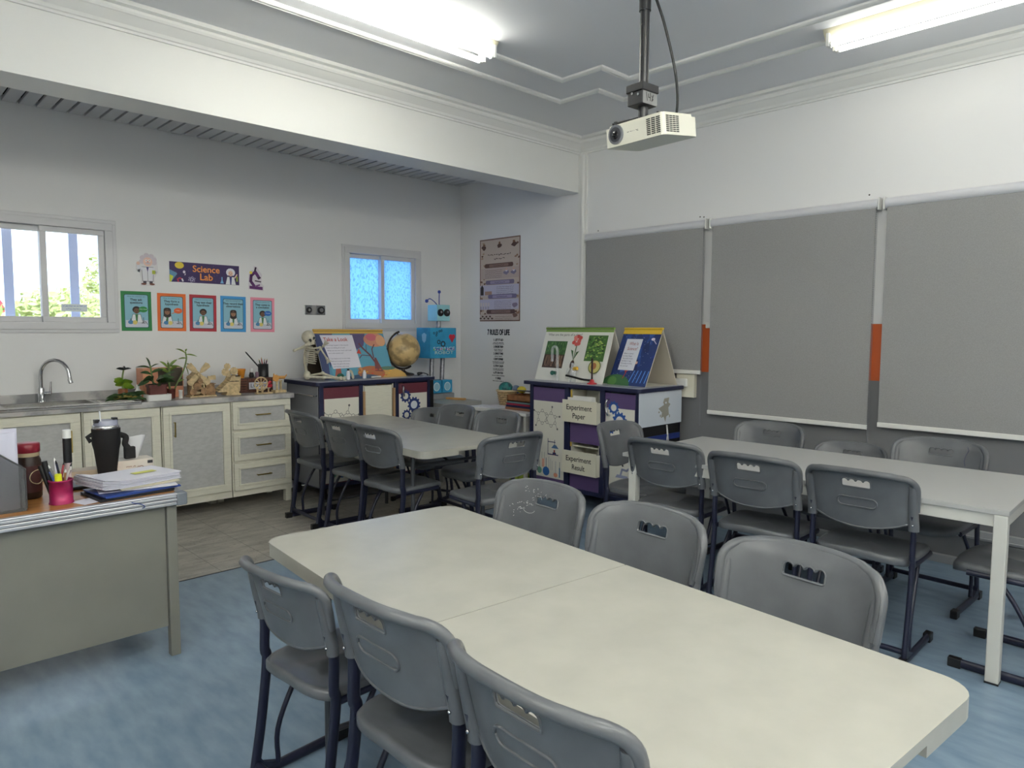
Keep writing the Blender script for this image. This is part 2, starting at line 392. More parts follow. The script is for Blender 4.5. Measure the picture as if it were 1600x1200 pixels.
# ------------------------------------------------------------------ lights
TUBE = mat('lit_tube', (255, 255, 250), .4, emit=((253, 253, 246), 7.0))
FIX = mat('fixture_enamel', (222, 216, 190), .4)
def fixture(label, x, y, rz, L=1.32, drop=0.0):
    # local: runs along x from 0 to -L, tubes hang below; origin at the ceiling
    t = thing('ceiling_light', label, 'ceiling light', (x, y, ZC - drop), rz, 'fluorescent ceiling lights')
    b = MB(); b.prism([(-.075, 0), (.075, 0), (.03, -.06), (-.03, -.06)], -L, 0, M=Matrix(((0, 0, 1, 0), (1, 0, 0, 0), (0, 1, 0, 0), (0, 0, 0, 1))))
    b.build('housing', FIX, t, bevel=.003)
    if drop:  # only added lights hang lower, to brighten the ceiling
        for xx in (-.25, -L + .25): MB().cyl((xx, 0, -.002), (xx, 0, drop), .008, n=8).build('added_rod', WHITE, t)
    for s in (-1, 1):
        tb = MB().cyl((-.05, s * .055, -.088), (-L + .05, s * .055, -.088), .0165, n=12).build('tube', TUBE, t)
        h = MB()
        for xx in (-.028, -L + .028): h.cbox((xx, s * .05, -.064), (.018, .05, .076)); h.cyl((xx + (.022 if xx < -.5 else -.022), s * .055, -.088), (xx, s * .055, -.088), .015, n=10)
        h.build('lamp_holder', WHITE, t, bevel=.003)
TUBE_R = TUBE; TUBE = mat('lit_tube_bright', (255, 255, 250), .4, emit=((253, 253, 246), 17.0))
fixture('twin tube ceiling light running parallel to the beam left of the projector', 3.03, 3.33, 0, 1.55)
TUBE = TUBE_R
fixture('twin tube ceiling light along the blinds wall at the top right', 4.33, 1.80, 90, 1.55)
TUBE = mat('added_fill_tube', (255, 255, 250), .4, emit=((253, 253, 246), 43.0))  # stronger tubes for the added lights out of view
for lb, a, b, q in (('far behind the viewer', 2.6, -1.6, 0), ('along the left wall beside the viewer', -.75, 2.2, 90), ('above the near end of the foreground table', 2.3, .35, 0), ('along the left wall behind the viewer', -.75, -.3, 90), ('behind the viewer on the blinds side', 4.3, -.8, 90), ('over the viewer', .5, -.9, 0)):
    fixture('added unseen twin tube fill light ' + lb, a, b, q, 1.55, .30 if a < 0 or a > 4 else 0.0)  # unseen lights added to fill the room evenly
tag(MB().box((2.36, 2.3, ZC - .014), (2.395, 3.23, ZC)).build('cable_trunking', TRIM), 'thin white cable trunking on the ceiling leading to the left light', 'trunking')

wd = bpy.data.worlds.new('daylight'); SC.world = wd; wd.use_nodes = True
wd.node_tree.nodes['Background'].inputs['Color'].default_value = (.80, .90, 1.0, 1); wd.node_tree.nodes['Background'].inputs['Strength'].default_value = 3.0
sd = bpy.data.lights.new('sun', 'SUN'); so = bpy.data.objects.new('sun', sd); COL.objects.link(so); sd.energy = 3.0; sd.angle = .01; so.rotation_euler = (rad(40), 0, rad(25)); so.location = (0, -10, 20)

# ------------------------------------------------------------------ tables
TOP = mat('table_laminate', (170, 169, 160), .32, var=.05, scale=7, bump=.02, bscale=90)
TOPW = mat('white_laminate', (172, 173, 172), .35); LEGW = mat('white_table_steel', (196, 196, 190), .4); GREYM = mat('grey_steel_tube', (88, 90, 94), .35, .6)
SCUFF = mat('scuff', (186, 185, 178), .5)
def folding_table(label, c, rz, W, L, zt):
    t = thing('folding_table', label, 'table', (c[0], c[1], 0), rz, 'white folding tables')
    # long axis = local y; two halves meet at y = 0
    for s in (-1, 1):
        a, b = (.0015, L / 2) if s > 0 else (-L / 2, -.0015); r = .075; pl = []
        if s > 0: pl = [(W / 2, a)] + rrect(-W / 2, -1, W / 2, b, r)[:14] + [(-W / 2, a)]
        else: pl = [(-W / 2, b)] + rrect(-W / 2, a, W / 2, 1, r)[14:] + [(W / 2, b)]
        m = MB().prism(pl, zt - .022, zt)
        m.prism([(p[0] * .985, p[1] * .99 + s * 0) for p in pl], zt - .026, zt - .02)
        o = m.build('table_top', TOP, t, bevel=.006)
        # skirt with a cut-out in the middle of the end
        ks = {-1: MB(), 1: MB()}; q = [p for p in pl]
        for i in range(len(q) - 1):
            p0, p1 = Vector(q[i]), Vector(q[i + 1])
            segs = [(p0, p1)]
            if abs(p0.y - p1.y) < 1e-6 and abs(p0.y) > .1:
                x_ = W * .16; sg = 1 if p1.x > p0.x else -1
                segs = [(p0, Vector((-x_ * sg, p0.y))), (Vector((x_ * sg, p0.y)), p1)]
            for u, v in segs:
                d = (v - u); k = ks[1 if u.x + v.x > 0 else -1]
                if d.length < 1e-5: continue
                n = Vector((-d.y, d.x)).normalized() * .018
                k.add([(u.x, u.y, zt - .02), (v.x, v.y, zt - .02), (v.x + n.x, v.y + n.y, zt - .02), (u.x + n.x, u.y + n.y, zt - .02), (u.x, u.y, zt - .046), (v.x, v.y, zt - .046), (v.x + n.x, v.y + n.y, zt - .046), (u.x + n.x, u.y + n.y, zt - .046)], [(0, 1, 5, 4), (1, 2, 6, 5), (2, 3, 7, 6), (3, 0, 4, 7), (4, 5, 6, 7), (3, 2, 1, 0)])
        for k in ks.values(): k.build('edge_skirt', TOP, t)
        yl = s * (L / 2 - .28)
        for sx in (-1, 1):
            MB().tube([(sx * W * .36, yl, zt - .03), (sx * W * .36, yl, .015)], .0145, 10).build('leg', GREYM, t)
        MB().tube([(-W * .36, yl, .12), (W * .36, yl, .12)], .011, 8).build('crossbar', GREYM, t)
        MB().tube([(0, yl, zt - .14), (0, s * .22, zt - .032)], .009, 8).build('brace', GREYM, t)
        MB().tube([(-W * .36, yl, zt - .14), (W * .36, yl, zt - .14)], .010, 8).build('crossbar', GREYM, t)
    return t
T1 = folding_table('large white folding table in the foreground with a fold line across it', (1.375, 1.345), -5.0, .80, 1.96, .74)
T2 = folding_table('white folding table in front of the maroon cabinet', (2.98, 4.29), -3.2, .80, 1.86, .74)
t = thing('table', 'long plain white table with square steel legs beside the blinds', 'table', (3.44, .615, 0), 1.2)
TW, TL, TZ = .94, 1.935, .745
MB().box((0, 0, TZ - .022), (TW, TL, TZ)).build('table_top', TOPW, t, bevel=.002)
for x in (0, TW - .05):
    for y in (0, TL - .10): MB().box((x, y + .004, 0.006), (x + .05, y + .054, TZ - .022)).build('leg', LEGW, t, bevel=.004)
for a, b in (((.05, .01), (TW - .05, .035)), ((.05, TL - .035), (TW - .05, TL - .01))): MB().box((a[0], a[1], TZ - .075), (b[0], b[1], TZ - .022)).build('apron', LEGW, t, bevel=.002)
for a, b in (((.01, .05), (.035, TL - .05)), ((TW - .035, .05), (TW - .01, TL - .05))): MB().box((a[0], a[1], TZ - .075), (b[0], b[1], TZ - .022)).build('apron', LEGW, t, bevel=.002)
for x in (0, TW - .05):
    for y in (0, TL - .10): MB().box((x - .001, y + .003, 0), (x + .051, y + .055, .008)).build('foot_cap', BLACK, t)

# ------------------------------------------------------------------ chairs
def back_xy(s, z):
    # local x of the middle of the shell at height z and side offset s
    q = min(1.0, abs(s) / .245)
    return -.198 - (z - .59) * .26 + .074 * q ** 3 - (.014 * max(0, (z - .805) / .035) ** 2)
def ztop(s): return .840 - .016 * (abs(s) / .24) ** 2
def make_chair():
    t = thing('student_chair', '', 'chair', (0, 0, 0), 0, 'grey school chairs')
    # outline of the backrest, counter-clockwise in (s, z)
    H = .233; out = []
    for i in range(13): s_ = -.198 + .396 * i / 12; out.append((s_, .572 + .042 * (abs(s_) / .198) ** 2))
    out += [(.211, .619), (.222, .635), (.228, .68), (.232, .73)]
    cr = .055
    for i in range(9): a = rad(90 * i / 8); out.append((H - cr + cr * cos(a), .771 + cr * sin(a) + .001))
    for i in range(1, 12):
        s_ = (H - cr) - 2 * (H - cr) * i / 12; out.append((s_, ztop(s_)))
    for i in range(9): a = rad(90 + 90 * i / 8); out.append((-H + cr + cr * cos(a), .771 + cr * sin(a) + .001))
    out += [(-.232, .73), (-.228, .68), (-.222, .635), (-.211, .619)]
    hole = []
    hw, h0, h1 = .062, .757, .783
    for i in range(5): a = rad(180 + 90 * i / 4); hole.append((-hw + .008 + .008 * cos(a), h0 + .008 + .008 * sin(a)))
    for i in range(5): a = rad(270 + 90 * i / 4); hole.append((hw - .008 + .008 * cos(a), h0 + .008 + .008 * sin(a)))
    for b_ in range(4):
        cx = hw - (b_ + .5) * hw / 2
        for i in range(7): a = rad(10 + 160 * i / 6); hole.append((cx + hw / 4 * cos(a), h1 + .013 * sin(a)))
    pts = [Vector(q) for q in out + hole]; no, nh = len(out), len(hole)
    def inside(p, poly):
        c = False; n = len(poly)
        for i in range(n):
            a, b = poly[i], poly[i - 1]
            if (a[1] > p[1]) != (b[1] > p[1]) and p[0] < (b[0] - a[0]) * (p[1] - a[1]) / (b[1] - a[1]) + a[0]: c = not c
        return c
    for i in range(-9, 10):
        for j in range(12):
            q = (i * .025, .592 + j * .0225)
            if inside(q, out) and not inside(q, hole):
                if min((Vector(q) - o).length for o in pts[:no + nh]) > .009: pts.append(Vector(q))
    edges = [(i, (i + 1) % no) for i in range(no)] + [(no + i, no + (i + 1) % nh) for i in range(nh)]
    V, _, Fc, *_r = geometry.delaunay_2d_cdt(pts, edges, [], 0, 1e-6)
    tris = []
    for f_ in Fc:
        c = sum((Vector(V[i]) for i in f_), Vector((0, 0))) / 3
        if inside(c, out) and not inside(c, hole): tris.append(tuple(f_))
    n = len(V); th = .0035
    m = MB()
    fr = [(back_xy(v[0], v[1]) + th, v[0], v[1]) for v in V]; bk = [(back_xy(v[0], v[1]) - th, v[0], v[1]) for v in V]
    m.add(fr, [q for q in tris], True); m.add(bk, [q[::-1] for q in tris], True)
    # edge walls from border edges
    cnt = {}
    for q in tris:
        for a, b in ((q[0], q[1]), (q[1], q[2]), (q[2], q[0])):
            cnt[(a, b)] = cnt.get((a, b), 0) + 1
    w_ = [(a, b) for (a, b) in cnt if (b, a) not in cnt]
    vs = []; fs = []
    for a, b in w_: k = len(vs); vs += [fr[a], fr[b], bk[b], bk[a]]; fs.append((k, k + 3, k + 2, k + 1))
    m.add(vs, fs, False)
    # rolled rim along sides and top, ending in sleeves over the tubes
    rim = [o for o in out[15:-2]]
    pp = [(back_xy(s_, z) - .0115, s_ * .985, z - .004) for s_, z in rim]
    m.tube(pp, [(.0145, .0145)] * len(pp), 12)
    # lip round the bottom edge
    pb = [(back_xy(s_, z) - .001, s_, z) for s_, z in out[:13]]; m.tube(pb, .0055, 8)
    for sd in (-1, 1):
        pth = [(back_xy(.215, z) - .010 - (.004 if z < .61 else 0), sd * .215, z) for z in (.588, .61, .65, .70, .75, .785)]
        m.tube(pth, [(.019, .0215), (.019, .0215), (.018, .021), (.016, .019), (.013, .017), (.009, .013)], 12, up=(1, 0, 0))
    # raised oval on the back, lip round the hole
    ov = [(back_xy(s_, z) - .0045, s_, z) for s_, z in rrect(-.083, .668, .083, .710, .0209, 6)]
    m.tube(ov, .0042, 6, closed=True)
    hl = [(back_xy(s_, z) - .003, s_, z) for s_, z in hole]; m.tube(hl, .0035, 6, closed=True)
    hl = [(back_xy(s_, z) + .003, s_, z) for s_, z in hole]; m.tube(hl, .0028, 6, closed=True)
    bo = m.build('backrest', PLAST, t)
    for sd in (-1, 1): MB().ball((back_xy(.215, .615) - .032, sd * .215, .615), (.004, .005, .005), 8, 6).build('screw', CHROME, bo)
    # seat
    K, N = 11, 48; vs = []; fs = []
    def outline(a):
        e = .50; c, s_ = cos(a), sin(a)
        x_ = math.copysign(abs(c) ** e, c) * .207; y_ = math.copysign(abs(s_) ** e, s_) * (.222 - .014 * (1 - c) / 2)
        return x_, y_
    rs = [0, .2, .4, .58, .72, .84, .92, .97, 1.0, 1.0, .97]
    for i, r_ in enumerate(rs):
        for j in range(N):
            ox, oy = outline(2 * pi * j / N); x_, y_ = ox * r_, oy * r_
            dish = -.014 * math.exp(-((x_ + .05) / .11) ** 2) * math.exp(-(abs(y_) - .09) ** 2 / .006) + .006 * math.exp(-((y_) / .05) ** 2) * (1 if x_ > 0 else .3)
            dish += -.022 * max(0, (x_ - .12) / .085) ** 2 + .012 * max(0, (-x_ - .14) / .06) ** 2
            z = .462 + dish
            if i == 7: z -= .003
            if i == 8: z -= .012
            if i == 9: z -= .036
            if i == 10: z -= .040
            vs.append((x_, y_, z))
    for i in range(K - 1):
        for j in range(N): fs.append((i * N + j, i * N + (j + 1) % N, (i + 1) * N + (j + 1) % N, (i + 1) * N + j))
    sm = MB(); sm.add(vs, [q[::-1] for q in fs][::1], True); sm.add(vs[-N:], [tuple(range(N))[::-1]])
    sm.build('seat', PLAST, t)
    # frame: flat oval tube, rear leg kinked at the seat, bar along the floor, thin brace
    for sd in (-1, 1):
        y = sd * .214
        L = bez([(back_xy(.215, .66) - .010, y, .66), (back_xy(.215, .59) - .010, y, .59), (-.160, y, .475), (-.153, y, .425), (-.178, y, .22), (-.208, y, .04)], 5)
        MB().tube(L, (.019, .0115), 12, up=(1, 0, 0)).build('leg', NAVY, t)
        fb = MB(); fb.tube([(-.245, y, .022), (.17, y, .022)], (.020, .0125), 12, up=(0, 0, 1))
        fb.add([(-.218, y - .01, .03), (-.218, y + .01, .03), (-.206, y - .01, .11), (-.206, y + .01, .11), (-.10, y - .01, .03), (-.10, y + .01, .03), (-.175, y - .01, .06), (-.175, y + .01, .06)], [(0, 2, 6, 4), (1, 5, 7, 3), (2, 3, 7, 6), (6, 7, 5, 4), (0, 1, 3, 2)])
        fb.build('foot_bar', NAVY, t)
        for x_ in (-.235, .155): MB().cbox((x_, y, .021), (.05, .032, .042)).build('foot_cap', BLACK, t, bevel=.004)
        MB().tube(bez([(-.12, y * .97, .035), (-.12, y * .97, .16), (-.06, y * .95, .30), (.02, y * .90, .415)], 4), .0095, 8).build('brace', NAVY, t)
        MB().tube([(-.165, y * .99, .425), (.13, y * .99, .425)], (.013, .010), 8, up=(0, 0, 1)).build('seat_rail', NAVY, t)
    MB().tube([(-.20, -.214, .06), (-.20, .214, .06)], .013, 10).build('crossbar', NAVY, t)
    MB().tube([(.02, -.2, .418), (.02, .2, .418)], .011, 10).build('crossbar', NAVY, t)
    return t
CH0 = make_chair(); first = [True]
def chair(bx, by, rz, label, scale=1.025):
    if first[0]: o = CH0; first[0] = False
    else: o = copy_tree(CH0)
    a = rad(rz); o.rotation_euler = (0, 0, a); o.scale = (scale,) * 3
    o.location = (bx + .270 * scale * cos(a), by + .270 * scale * sin(a), 0); o['label'] = label
    return o
chair(0.886, 1.96, 4, 'grey chair at the left side of the foreground table, nearest the desk', .92)
chair(0.861, 1.394, 0.4, 'grey chair in the middle of three on the left side of the foreground table')
chair(0.836, 0.872, -2, 'grey chair cut by the bottom of the photo, at the foreground table')
CH_SCR = chair(2.047, 1.881, 176.4, 'grey chair with white scratches on its back, far right side of the foreground table')
chair(2.033, 1.37, 176.9, 'unscratched grey chair in the middle of three right of the foreground table')
chair(1.98, 0.82, 175, 'grey chair on the right side of the foreground table, nearest its end by the viewer')
chair(2.476, 4.894, -2.1, 'grey chair beside the kitchen drawers at the far table')
chair(2.47, 4.33, 0.9, 'middle grey chair of three on the left side of the far table')
chair(2.436, 3.846, 2.3, 'grey chair on the left of the far table, closest to the foreground table')
chair(3.868, 4.961, 200, 'half hidden grey chair on the right side of the far table, under the globe', .92)
chair(3.66, 4.357, 176.1, 'grey chair right of the far table in front of the grey filing cabinet')
chair(3.63, 3.83, 179.6, 'grey chair right of the far table in front of the basket table')
chair(2.92, 2.95, 85.3, 'grey chair turned towards the near end of the far table, green balls behind it')
chair(3.325, 2.25, 2.9, 'grey chair at the long white table, nearest the purple cabinet on its left side')
chair(3.261, 1.68, 3, 'middle grey chair of three on the left side of the long white table')
chair(3.276, 1.169, 1.1, 'grey chair on the left side of the long white table, closest to its square leg')
chair(4.544, 2.15, 178.3, 'grey chair against the blinds wall at the far end of the long table')
chair(4.622, 1.659, 180.1, 'lower grey chair between two others on the blinds side of the long table', .92)
CH_PEN = chair(4.562, 1.15, 178.2, 'grey chair with a dark pen stroke, blinds side of the long table')
chair(3.744, 2.9, -86.6, 'grey chair at the far end of the long table in front of the purple cabinet')
chair(3.73, 0.36, 90, 'grey chair cut by the right edge of the photo, near end of the long table')
# scratches and a pen stroke stay in the plastic of their own backrest
def chair_mark(c, strokes, w, m):
    o = [q for q in COL.objects if q.parent is c and q.name.startswith('backrest')][0]
    me = o.data = o.data.copy(); me.materials.append(m); k = MB()
    for pts in strokes: k.tube([(back_xy(a, b) + .0036, a, b) for a, b in pts], w, 5)
    bmx = bmesh.new(); bmx.from_mesh(me); vs = [bmx.verts.new(v) for v in k.v]
    for f_ in k.f:
        q = bmx.faces.new([vs[i] for i in f_]); q.material_index = len(me.materials) - 1
    bmx.to_mesh(me); bmx.free()
R = random.Random(11); st = []; x, z = .07, .81
for i in range(60):
    t_ = i / 60; cx, cz = -.10 + .04 * sin(5 * t_), .815 - .10 * t_
    a, b = cx + R.gauss(0, .018), cz + R.gauss(0, .008); st.append([(a, b), (a + R.uniform(-.008, .008), b + R.uniform(-.006, .006))])
st.append([(-.085 + .03 * cos(q), .735 + .016 * sin(q)) for q in [3.3 + .4 * k for k in range(8)]])
chair_mark(CH_SCR, st, .0009, mat('scratch_white', (190, 190, 190), .6))
chair_mark(CH_PEN, [[(.128, .815), (.135, .80), (.122, .77), (.118, .74), (.125, .715)]], .002, mat('pen_stroke', (60, 62, 90), .5))

# ------------------------------------------------------------------ kitchen units along the back wall
YF, ZT = 5.64, .93
def drawer_front(mb, x0, x1, z0, z1, y, fw=.05):
    mb.mat(CREAM); frame_box(mb, x0, x1, z0, z1, fw, y - .018, y + .005)
    frame_box(mb, x0 + fw * .72, x1 - fw * .72, z0 + fw * .72, z1 - fw * .72, fw * .3, y - .023, y - .01)
    mb.mat(GREYP).box((x0 + fw, y - .008, z0 + fw), (x1 - fw, y + .004, z1 - fw))
def handle(parent, a, b, y):
    h = MB(); a = Vector((a[0], y, a[1])); b = Vector((b[0], y, b[1])); o = Vector((0, -.028, 0))
    h.tube([a + o, b + o], .0055, 8); h.tube([a * .95 + b * .05, a * .95 + b * .05 + o], .0045, 6); h.tube([b * .95 + a * .05, b * .95 + a * .05 + o], .0045, 6)
    h.build('handle', BRASS, parent)
def base_cabinet(x0, x1, label, kind, hx=None):
    t = thing('base_cabinet', label, 'cabinet', (0, 0, 0), 0, 'cream kitchen base cabinets')
    b = MB(); b.box((x0 + .001, YF, .13), (x1 - .001, Y1 - .002, ZT - .04)); b.box((x0 + .001, YF - .004, .105), (x1 - .001, YF + .03, .16))
    b.build('body', CREAM, t)
    for xx in (x0 + .03, x1 - .03):
        for yy in ((YF + .03, Y1 - .06) if x1 > 2.8 and xx > 2.5 else (YF + .35, Y1 - .06)): MB().cbox((xx, yy, .065), (.05, .05, .13)).build('foot', CREAM, t)
    if kind == 'door':
        d = MB(); drawer_front(d, x0 + .008, x1 - .008, .165, ZT - .05, YF - .002, .06); do = d.build('door', None, t, bevel=.002)
        if hx: handle(do, (hx, .65), (hx, .765), YF - .02)
    else:
        for z0, z1 in ((.655, .885), (.40, .635), (.155, .38)):
            d = MB(); drawer_front(d, x0 + .01, x1 - .012, z0, z1, YF - .002, .05); do = d.build('drawer', None, t, bevel=.002)
            handle(do, ((x0 + x1) / 2 - .062, (z0 + z1) / 2), ((x0 + x1) / 2 + .062, (z0 + z1) / 2), YF - .01)
for x0, x1, lb in ((.72, 1.24, 'cream base cabinet behind the desk, under the sink, left of the tumbler'), (1.245, 1.765, 'cream base cabinet behind the black tumbler'), (1.77, 2.295, 'cream base cabinet with one brass handled door right of the desk')):
    base_cabinet(x0, x1, lb, 'door', {.72: 1.17, 1.245: 1.32, 1.77: 1.855}[x0])
base_cabinet(.2, .715, 'cream base cabinet at the far left edge behind the desk', 'door', .27)
base_cabinet(2.30, 2.815, 'cream base cabinet with three brass handled drawers', 'drawers')
SX0, SX1, SY0, SY1 = .82, 1.36, 5.72, 6.0      # hole for the bowl
w = MB()
w.box((.2, YF - .03, ZT - .04), (SX0, Y1 - .001, ZT)); w.box((SX1, YF - .03, ZT - .04), (2.835, Y1 - .001, ZT)); w.box((SX0, YF - .03, ZT - .04), (SX1, SY0, ZT)); w.box((SX0, SY1, ZT - .04), (SX1, Y1 - .001, ZT))
w.box((.2, Y1 - .022, ZT), (2.835, Y1 - .001, ZT + .065))
tag(w.build('worktop', MARBLE), 'grey marble worktop with a low splashback along the back wall', 'worktop')
t = thing('kitchen_sink', 'stainless steel sink with a drainer set into the marble worktop', 'sink', (0, 0, ZT))
w = MB(); w.box((.4, YF - .036, -.012), (1.63, YF - .02, .012)); w.box((.4, YF - .036, .0005), (SX0, Y1 - .1, .010)); w.box((SX1, YF - .036, .0005), (1.63, Y1 - .1, .010)); w.box((SX0, YF - .036, .0005), (SX1, SY0, .010)); w.box((SX0, SY1, .0005), (SX1, Y1 - .1, .010))
w.build('rim', STEEL, t, bevel=.003)
w = MB(); w.box((SX0 + .001, SY0 + .001, -.15), (SX1 - .001, SY1 - .001, -.145)); w.box((SX0 + .001, SY0 + .001, -.15), (SX0 + .006, SY1 - .001, .009)); w.box((SX1 - .006, SY0 + .001, -.15), (SX1 - .001, SY1 - .001, .009)); w.box((SX0 + .001, SY0 + .001, -.15), (SX1 - .001, SY0 + .006, .009)); w.box((SX0 + .001, SY1 - .006, -.15), (SX1 - .001, SY1 - .001, .009))
w.build('bowl', STEEL, t)
w = MB()
for i in range(6): w.box((1.38, YF + .03 + i * .05, .010), (1.60, YF + .04 + i * .05, .013))
w.build('drainer_ribs', STEEL, t)
FX, FY = 1.085, 6.035
t = thing('tap', 'chrome swan neck tap behind the sink', 'tap', (FX, FY, ZT))
MB().lathe([(.030, .0), (.030, .018), (.023, .024), (.022, .10), (.017, .115)], n=16).build('base', CHROME, t)
arc = [(0, 0, .10), (0, -.002, .2)] + [(.115 * (1 - cos(a)) * .62, -.115 * (1 - cos(a)) * .79, .2 + .115 * sin(a)) for a in [pi * k / 10 for k in range(1, 10)]] + [(.145, -.184, .175)]
MB().tube(arc, .0125, 12).build('spout', CHROME, t)
MB().cyl((.143, -.181, .18), (.150, -.190, .150), .015).build('aerator', CHROME, t)
w = MB(); w.cyl((.018, 0, .07), (.055, -.005, .07), .013); w.cyl((.055, -.005, .06), (.06, -.005, .155), .009, .006); w.build('lever', CHROME, t)

# ------------------------------------------------------------------ pictures on the back wall
def scientist(p, x, y, s, skin=(120, 84, 62), hair=(34, 26, 24), style='afro', tie=(60, 120, 70)):
    # x,y: chin point; s: head height
    k = (30, 30, 34)
    p.poly([(x - s * .95, y - s * 1.5), (x - s * .62, y - s * .12), (x + s * .62, y - s * .12), (x + s * .95, y - s * 1.5)], k)
    p.poly([(x - s * .88, y - s * 1.47), (x - s * .57, y - s * .17), (x + s * .57, y - s * .17), (x + s * .88, y - s * 1.47)], (232, 234, 238))
    p.poly([(x - s * .22, y - s * .1), (x + s * .22, y - s * .1), (x + s * .1, y - s * 1.47), (x - s * .1, y - s * 1.47)], tie)
    if style == 'afro': p.ell(x, y + s * .62, s * .62, s * .56, hair)
    elif style == 'long': p.rr(x - s * .6, y - s * .5, x + s * .6, y + s * 1.15, s * .4, hair)
    elif style == 'white':
        for a in range(-40, 221, 26): p.ell(x + s * .55 * cos(rad(a)), y + s * .6 + s * .5 * sin(rad(a)), s * .24, s * .22, hair, 12)
    p.ell(x, y + s * .42, s * .42, s * .46, skin)
    if style == 'long': p.rect(x - s * .42, y + s * .62, x + s * .42, y + s * .8, hair)
    for d in (-1, 1): p.ell(x + d * s * .16, y + s * .48, s * .06, s * .07, k, 8)
    p.line([(x - s * .14, y + s * .22), (x, y + s * .17), (x + s * .14, y + s * .22)], s * .05, k)
def sci_poster(x0, z1, w, h, c, title, label, hair, style, skin, bubble, rot):
    p = Print(); W, H = w, h
    p.mat(ink(c)).box((0, 0, -.0012), (W, H, 0)); p.rect(0, 0, W, H, c)
    a, b = W * .12, H * .09
    p.rr(a - .004, b - .004, W - a + .004, H - b + .004, .012, (40, 60, 80)); p.rr(a, b, W - a, H - b, .011, (140, 190, 208))
    p.rect(a + .004, b + .002, W - a - .004, H * .27, (206, 208, 220))
    p.text('What do scientists do?', W / 2, H * .855, .012, (40, 50, 60), width=W * .6)
    for i, l in enumerate(title): p.text(l, W / 2, H * (.765 - i * .075), .024, (26, 34, 46), bold=.0008)
    sx = W * (.5 if not bubble or bubble[2] > .5 else .36)
    if style == 'long' and bubble: sx = W * .34
    scientist(p, sx, H * .44, H * .155, skin, hair, style)
    if bubble: p.ell(W * bubble[2], H * .545, W * .15, H * .075, bubble[0]); p.text(bubble[1], W * bubble[2], H * .54, .012, (235, 240, 235)); p.line([(W * (bubble[2] - .05), H * .51), (W * bubble[3], H * .47)], .005, bubble[0])
    p.ell(W * .30, H * .22, W * .09, H * .05, (70, 130, 180)); p.ell(W * .44, H * .215, W * .075, H * .055, (226, 208, 120)); p.line([(W * .3, H * .26), (W * .3, H * .31)], .004, (30, 40, 60))
    p.line([(W * .72, H * .2), (W * .72, H * .34)], .004, (40, 44, 54)); p.line([(W * .66, H * .2), (W * .78, H * .2)], .005, (40, 44, 54)); p.line([(W * .73, H * .25), (W * .8, H * .23), (W * .85, H * .17)], .004, (40, 44, 54))
    o = p.build('poster', loc=(x0, Y1 - .0015, z1 - h), rot=(rad(90), rad(rot), 0)); tag(o, label, 'poster', 'row of scientist posters')
K1, K2 = (34, 26, 24), (40, 28, 26); S1, S2 = (112, 78, 58), (168, 122, 92)
sci_poster(1.648, 1.768, .222, .312, (34, 128, 66), ['They ask', 'questions'], 'green bordered scientist poster, first in the row beside the left window', K1, 'afro', S1, ((30, 132, 60), 'Why? How?', .72, .56), 0)
sci_poster(1.912, 1.762, .222, .306, (226, 108, 40), ['They form a', 'hypothesis'], 'orange bordered scientist poster, second in the row', K2, 'long', (150, 104, 78), ((224, 96, 40), 'I think...', .72, .50), .6)
sci_poster(2.162, 1.760, .222, .306, (176, 44, 58), ['They test their', 'hypothesis'], 'dark red bordered scientist poster in the middle of the row', K1, 'afro', S1, None, .8)
sci_poster(2.418, 1.758, .222, .308, (62, 148, 210), ['They record their', 'observations'], 'blue bordered scientist poster, fourth in the row', K2, 'long', S2, None, .8)
sci_poster(2.682, 1.755, .222, .305, (232, 146, 168), ['They come to', 'a conclusion'], 'pink bordered scientist poster, last in the row near the skeleton', K1, 'afro', S1, ((36, 104, 190), 'I learned', .72, .58), .8)
# banner
p = Print(); W, H = .575, .165
p.mat(ink((58, 40, 92))).box((0, 0, -.0012), (W, H, 0)); p.rect(0, 0, W, H, (58, 40, 92))
for i in range(26): p.ell(random.uniform(.02, W - .02), random.uniform(.01, H - .01), .0016, .0016, (150, 130, 190), 6)
p.ell(.078, H - .028, .036, .027, (226, 200, 70)); p.poly([(0, .10), (.055, .075), (.06, .066), (.012, .0), (0, 0)], (96, 142, 176)); p.poly([(0, .06), (.03, .045), (.012, 0), (0, 0)], (196, 206, 60))
p.ell(.115, .085, .010, .012, (232, 226, 238)); p.line([(.125, .07), (.12, .06)], .006, (232, 226, 238))
p.line([(.068, .006), (.062, .022), (.078, .034), (.098, .026)], .012, (190, 60, 90)); p.line([(.098, .026), (.104, .010)], .012, (222, 222, 228))
for i in range(3):
    a = rad(60 * i + 20); p.line([(.175 + .03 * cos(a) * q1 - .010 * sin(a) * q2, .028 + .024 * sin(a) * q1 + .008 * cos(a) * q2) for q1, q2 in [(cos(2 * pi * k / 14), sin(2 * pi * k / 14)) for k in range(15)]], .0025, (200, 196, 226))
p.text('Science', .295, .092, .075, (40, 24, 60), bold=.005); p.text('Lab', .295, .026, .078, (40, 24, 60), bold=.005)
p.text('Science', .295, .092, .075, (236, 150, 84), bold=.0018); p.text('Lab', .295, .026, .078, (236, 150, 84), bold=.0018)
p.poly([(.41, .008), (.44, .008), (.430, .035), (.430, .062), (.421, .062), (.421, .035)], (120, 176, 220))
scientist(p, .50, .075, .05, (232, 196, 176), (228, 228, 236), 'white', (60, 60, 120)); p.rect(.548, .03, .562, .075, (150, 170, 60)); p.line([(.535, .06), (.555, .09)], .01, (232, 196, 176))
tag(p.build('banner', loc=(2.015, Y1 - .0015, 1.858), rot=(rad(90), rad(.4), 0)), 'purple wall banner reading Science Lab in orange letters', 'banner')
